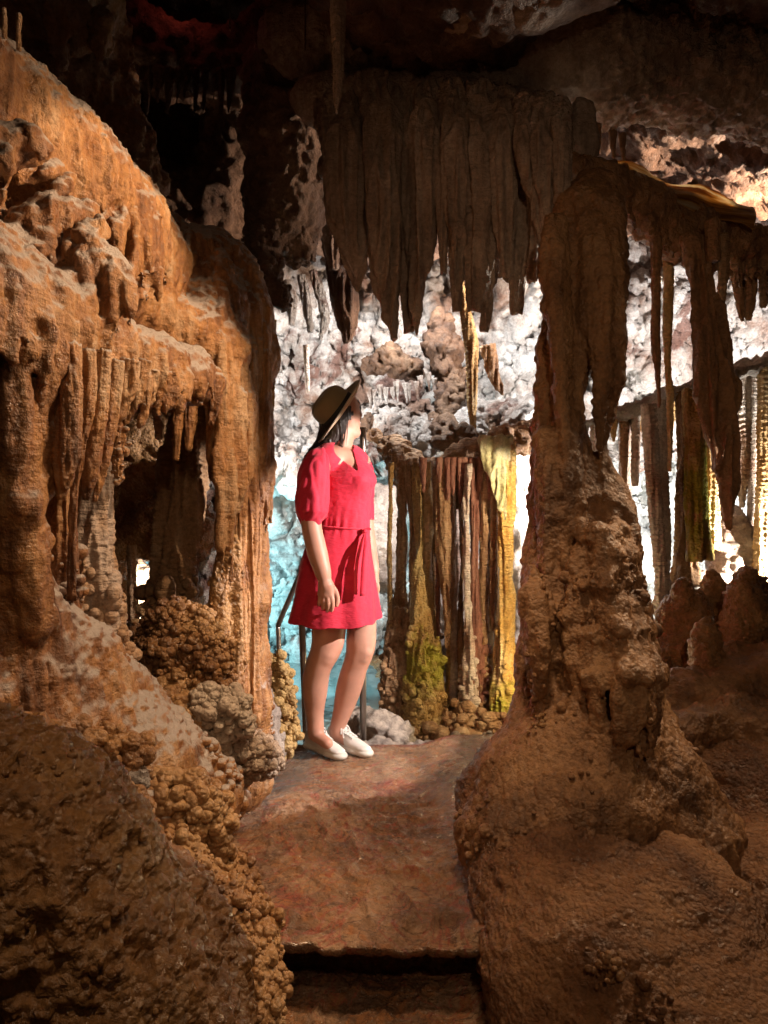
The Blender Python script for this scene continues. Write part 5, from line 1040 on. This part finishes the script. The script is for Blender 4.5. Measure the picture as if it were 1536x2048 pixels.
# belt cord round the waist, knot and two hanging tails
a = np.linspace(0, 2*math.pi, 60); cw = Q(680, 1054, 0)
belt.append(tube([cw+np.array((rp(59)*math.cos(t)+.004, .110*math.sin(t), -.010*math.cos(t)-.002)) for t in a], [.0045]*60, 10, .01, 1.0))
kn = Rock(.0025, .006); kc = Q(731, 1063, -.095)
kn.ell(kc, (.012, .010, .010), .006); kn.ell(kc+(.012, 0, .012), (.014, .006, .007), .006); kn.ell(kc+(-.004, -.004, .0), (.009, .008, .013), .006); belt.append(kn.mesh())
def ribbon(pts, w, ang, th=.003):
    P = np.array(pts); n = 40; t = np.linspace(0, len(P)-1, n); c = np.stack([np.interp(t, range(len(P)), P[:, i]) for i in range(3)], 1)
    ww = w*np.clip(.35+t/(len(P)-1)*2, 0, 1); dx = np.array((math.cos(ang), math.sin(ang), 0)); nx = np.array((-math.sin(ang), math.cos(ang), 0))*th
    V = []
    for i in range(n):
        for s, e in ((-1, -1), (1, -1), (1, 1), (-1, 1)): V.append(c[i]+dx*ww[i]*s/2+nx*e/2)
    F = []
    for i in range(n-1):
        for q in range(4): F.append([i*4+q, i*4+(q+1) % 4, i*4+4+(q+1) % 4, i*4+4+q])
    F.append([3, 2, 1, 0]); F.append([(n-1)*4+q for q in range(4)])
    return np.array(V), np.array(F)
belt.append(ribbon([Q(729, 1066, -.105), Q(722, 1090, -.140), Q(715, 1120, -.165), Q(712, 1150, -.180), Q(712, 1189, -.192)], .030, -1.0))
belt.append(ribbon([Q(732, 1066, -.105), Q(733, 1090, -.135), Q(729, 1125, -.160), Q(725, 1192, -.182)], .026, .35))
V, F = merge(belt); make_obj('belt', V, F, M_DRESS, dress)

# hair
h = Rock(.0036, .02)
ch(h, [(676, 828, .0, 36), (668, 850, .01, 25), (657, 876, .02, 17), (640, 897, .0, 13), (622, 915, -.03, 9), (611, 930, -.05, 5)], .02)
ch(h, [(680, 850, -.045, 13), (672, 868, -.05, 11), (660, 884, -.06, 9), (640, 900, -.08, 7)], .012)
ch(h, [(712, 803, .075, 5), (717, 815, .085, 5), (716, 835, .085, 5), (708, 852, .075, 3)], .008)
V, F = h.mesh(); V = rough(V, F, [('flute', .004, (70, 70, 22)), ('n', .004, 18)])
st = [(V, F)]
rs = np.random.RandomState(2)
for k in range(26):
    x0 = 678+rs.rand()*19; y0 = 818-(x0-680)*.3; e = rs.rand()
    sx = 676+12*rs.rand()+(6 if x0 > 694 else 0); ey = 878+26*e
    st.append(tube([Q(x0, y0, -.078+.0*e), Q(x0*.6+sx*.4+2, y0+24, -.082), Q(sx+3, y0+48, -.076), Q(sx+rs.randn()*2, ey, -.062+.01*rs.rand())], [.0018, .0020, .0016, .0006], 6, .008))
for k in range(24):
    x0 = 672+rs.rand()*14; st.append(tube([Q(x0, 845, -.07), Q(x0-8, 872, -.07), Q(x0-24-8*rs.rand(), 892+6*rs.rand(), -.085), Q(630+22*rs.rand(), 905+8*rs.rand(), -.11)], [.002, .0024, .002, .0008], 6, .008))
V, F = merge(st); make_obj('hair', V, F, M_HAIR, person)

# felt hat, tilted back
ctr = Q(678.5, 824, 0); up = np.array((-.765, -.27, .585)); up /= np.linalg.norm(up)
fw = np.array((.61, .08, .79)); fw -= up*(fw@up); fw /= np.linalg.norm(fw); sd = np.cross(up, fw)
def lathe(prof, n=96, fn=None):
    V = []
    for r, z in prof:
        for k in range(n):
            a = 2*math.pi*k/n; x, y, zz = r*math.cos(a)*1.06, r*math.sin(a)*.96, z
            if fn: x, y, zz = fn(x, y, zz, a, r)
            V.append(ctr+fw*x+sd*y+up*zz)
    V = np.array(V); m = len(prof); i = np.arange(m-1)[:, None]*n; j = np.arange(n)[None]; k = (j+1) % n
    return V, np.stack([i+j, i+k, i+n+k, i+n+j], 2).reshape(-1, 4)
def brimf(x, y, z, a, r):
    t = max(0, (r-.094)/.066); z = z+.016*t*t*abs(math.sin(a))**2+.014*t*t*max(0, math.cos(a))-.006*t*t*max(0, -math.cos(a)); return x, y, z
prof_b = [(.092, .012), (.096, .004), (.110, .001), (.130, .0), (.148, .001), (.160, .003), (.1615, .0015), (.160, -.001), (.148, -.003), (.130, -.004), (.110, -.003), (.094, 0), (.088, .004)]
def crf(x, y, z, a, r):
    if z > .085: z = z-.020*math.exp(-(y/.018)**2)*(z-.085)/.03*1.2; 
    if z > .04: y = y*(1-.16*(z-.04)/.08*max(0, math.cos(a)))
    return x, y, z
prof_c = [(.0935, .0), (.0935, .02), (.0925, .045), (.090, .065), (.086, .083), (.079, .097), (.067, .107), (.052, .112), (.035, .114), (.018, .1145), (.004, .1145)]
V, F = merge([lathe(prof_b, fn=brimf), lathe(prof_c, fn=crf)])
hat = make_obj('hat', V, F, M_HAT, person)
V, F = lathe([(.0945, .004), (.0962, .006), (.0958, .018), (.0952, .028), (.0940, .030)]); make_obj('hat_band', V, F, M_BAND, hat)
V, F = lathe([(.1590, .0052), (.1620, .0050), (.1640, .0015), (.1620, -.0022), (.1590, -.0025)], fn=brimf); make_obj('lit_brim_edge', V, F, M_EDGE, hat)  # pale ring that carries the painted lit edge of the brim

# sneakers
def shoe(heel, toe, lr):
    d = toe-heel; L = np.linalg.norm(d[:2]); f = np.array((d[0], d[1], 0))/L; s = np.array((-f[1], f[0], 0)); zf = -1.116
    def at(t, u, z): return np.array((heel[0], heel[1], 0))+f*L*t+s*u+np.array((0, 0, zf+z))
    M = np.array([f, s, (0, 0, 1)])
    so = Rock(.003, .01)
    for t, ww in [(.13, .031), (.3, .031), (.5, .036), (.68, .043), (.84, .037)]:
        so.ell(at(t, 0, .014), (.046, ww+.002, .022), .012, False, M)
    V, F = so.mesh(); V[:, 2] = np.clip(V[:, 2], zf+.0, zf+.030)
    up_ = Rock(.003, .02)
    for t, u, z, r in [(.12, 0, .052, (.030, .028, .044)), (.3, 0, .055, (.042, .031, .046)), (.48, 0, .045, (.045, .032, .034)), (.65, 0, .036, (.045, .038, .026)), (.82, 0, .028, (.040, .034, .020))]: up_.ell(at(t, u, z), r, .025, False, M)
    up_.ell(at(.18, 0, .110), (.027, .0205, .022), .006, True, M)
    up_.ell(at(.365, 0, .088), (.017, .021, .026), .008, False, M)
    Vu, Fu = up_.mesh(); Vu = rough(Vu, Fu, [('n', .0015, 45)])
    o = make_obj('shoe', Vu, Fu, M_SHOE, person)
    make_obj('sole', V, F, M_SOLE, o)
    tb = []
    def on(t, u, up=.0015):
        p = at(t, u, 0); dd = np.hypot(Vu[:, 0]-p[0], Vu[:, 1]-p[1]); m = dd < .006
        p[2] = (Vu[m, 2].max() if m.any() else zf+.06)+up; return p
    for k in range(5):
        t = .37+.055*k
        for sg in (1, -1): tb.append(tube([on(t+.045*q, (-.019+.0095*q/.25)*sg if q < 2 else 0, .0018) for q in (0,)]+[on(t+.012*m, (-.019+.0126*m)*sg) for m in range(1, 4)], [.0028]*4, 8, .004))
    c = on(.36, 0, .004)
    for sg in (1, -1):
        e1 = on(.40, .022*sg, .010); e2 = on(.43, .030*sg, .004); e3 = on(.40, .028*sg, .002)
        tb.append(tube([c, e1, e2, e3, c], [.0028]*5, 8, .004)); tb.append(tube([c, on(.43, .020*sg, .005), on(.50, .034*sg, .003)], [.0026]*3, 8, .004))
    V, F = merge(tb); make_obj('lace', V, F, M_LACE, o)
shoe(W(612, 1492, 3.655), W(690, 1522, 3.448), -1)
shoe(W(655, 1487, 3.71), W(744, 1518, 3.485), 1)

# ------------------------------------------------------------------ handrail behind the visitor
M_STEEL = plain('brushed_steel', (0.42, 0.38, 0.35), .32, metal=.9)
hr = thing('handrail', W(612, 1490, 3.78)); tag(hr, 'brushed steel handrail with posts descending to the pool behind the visitor', 'handrail')
V, F = tube([W(556, 1252, 4.1), W(560, 1240, 4.08), W(600, 1150, 3.95), W(660, 1040, 3.85), W(724, 900, 3.85)], [.014]*5, 14, .02); make_obj('top_rail', V, F, M_STEEL, hr)
V, F = tube([W(600, 1160, 3.9), W(606, 1300, 3.86), W(613, 1490, 3.8)], [.017]*3, 16, .03); make_obj('post', V, F, M_STEEL, hr)
V, F = tube([W(556, 1245, 4.1), W(559, 1330, 4.1), W(560, 1480, 4.12)], [.013]*3, 16, .03); make_obj('post', V, F, M_STEEL, hr)
V, F = tube([W(726, 855, 3.9), W(726, 1100, 3.9), W(726, 1480, 3.9)], [.017]*3, 16, .03); make_obj('post', V, F, M_STEEL, hr)
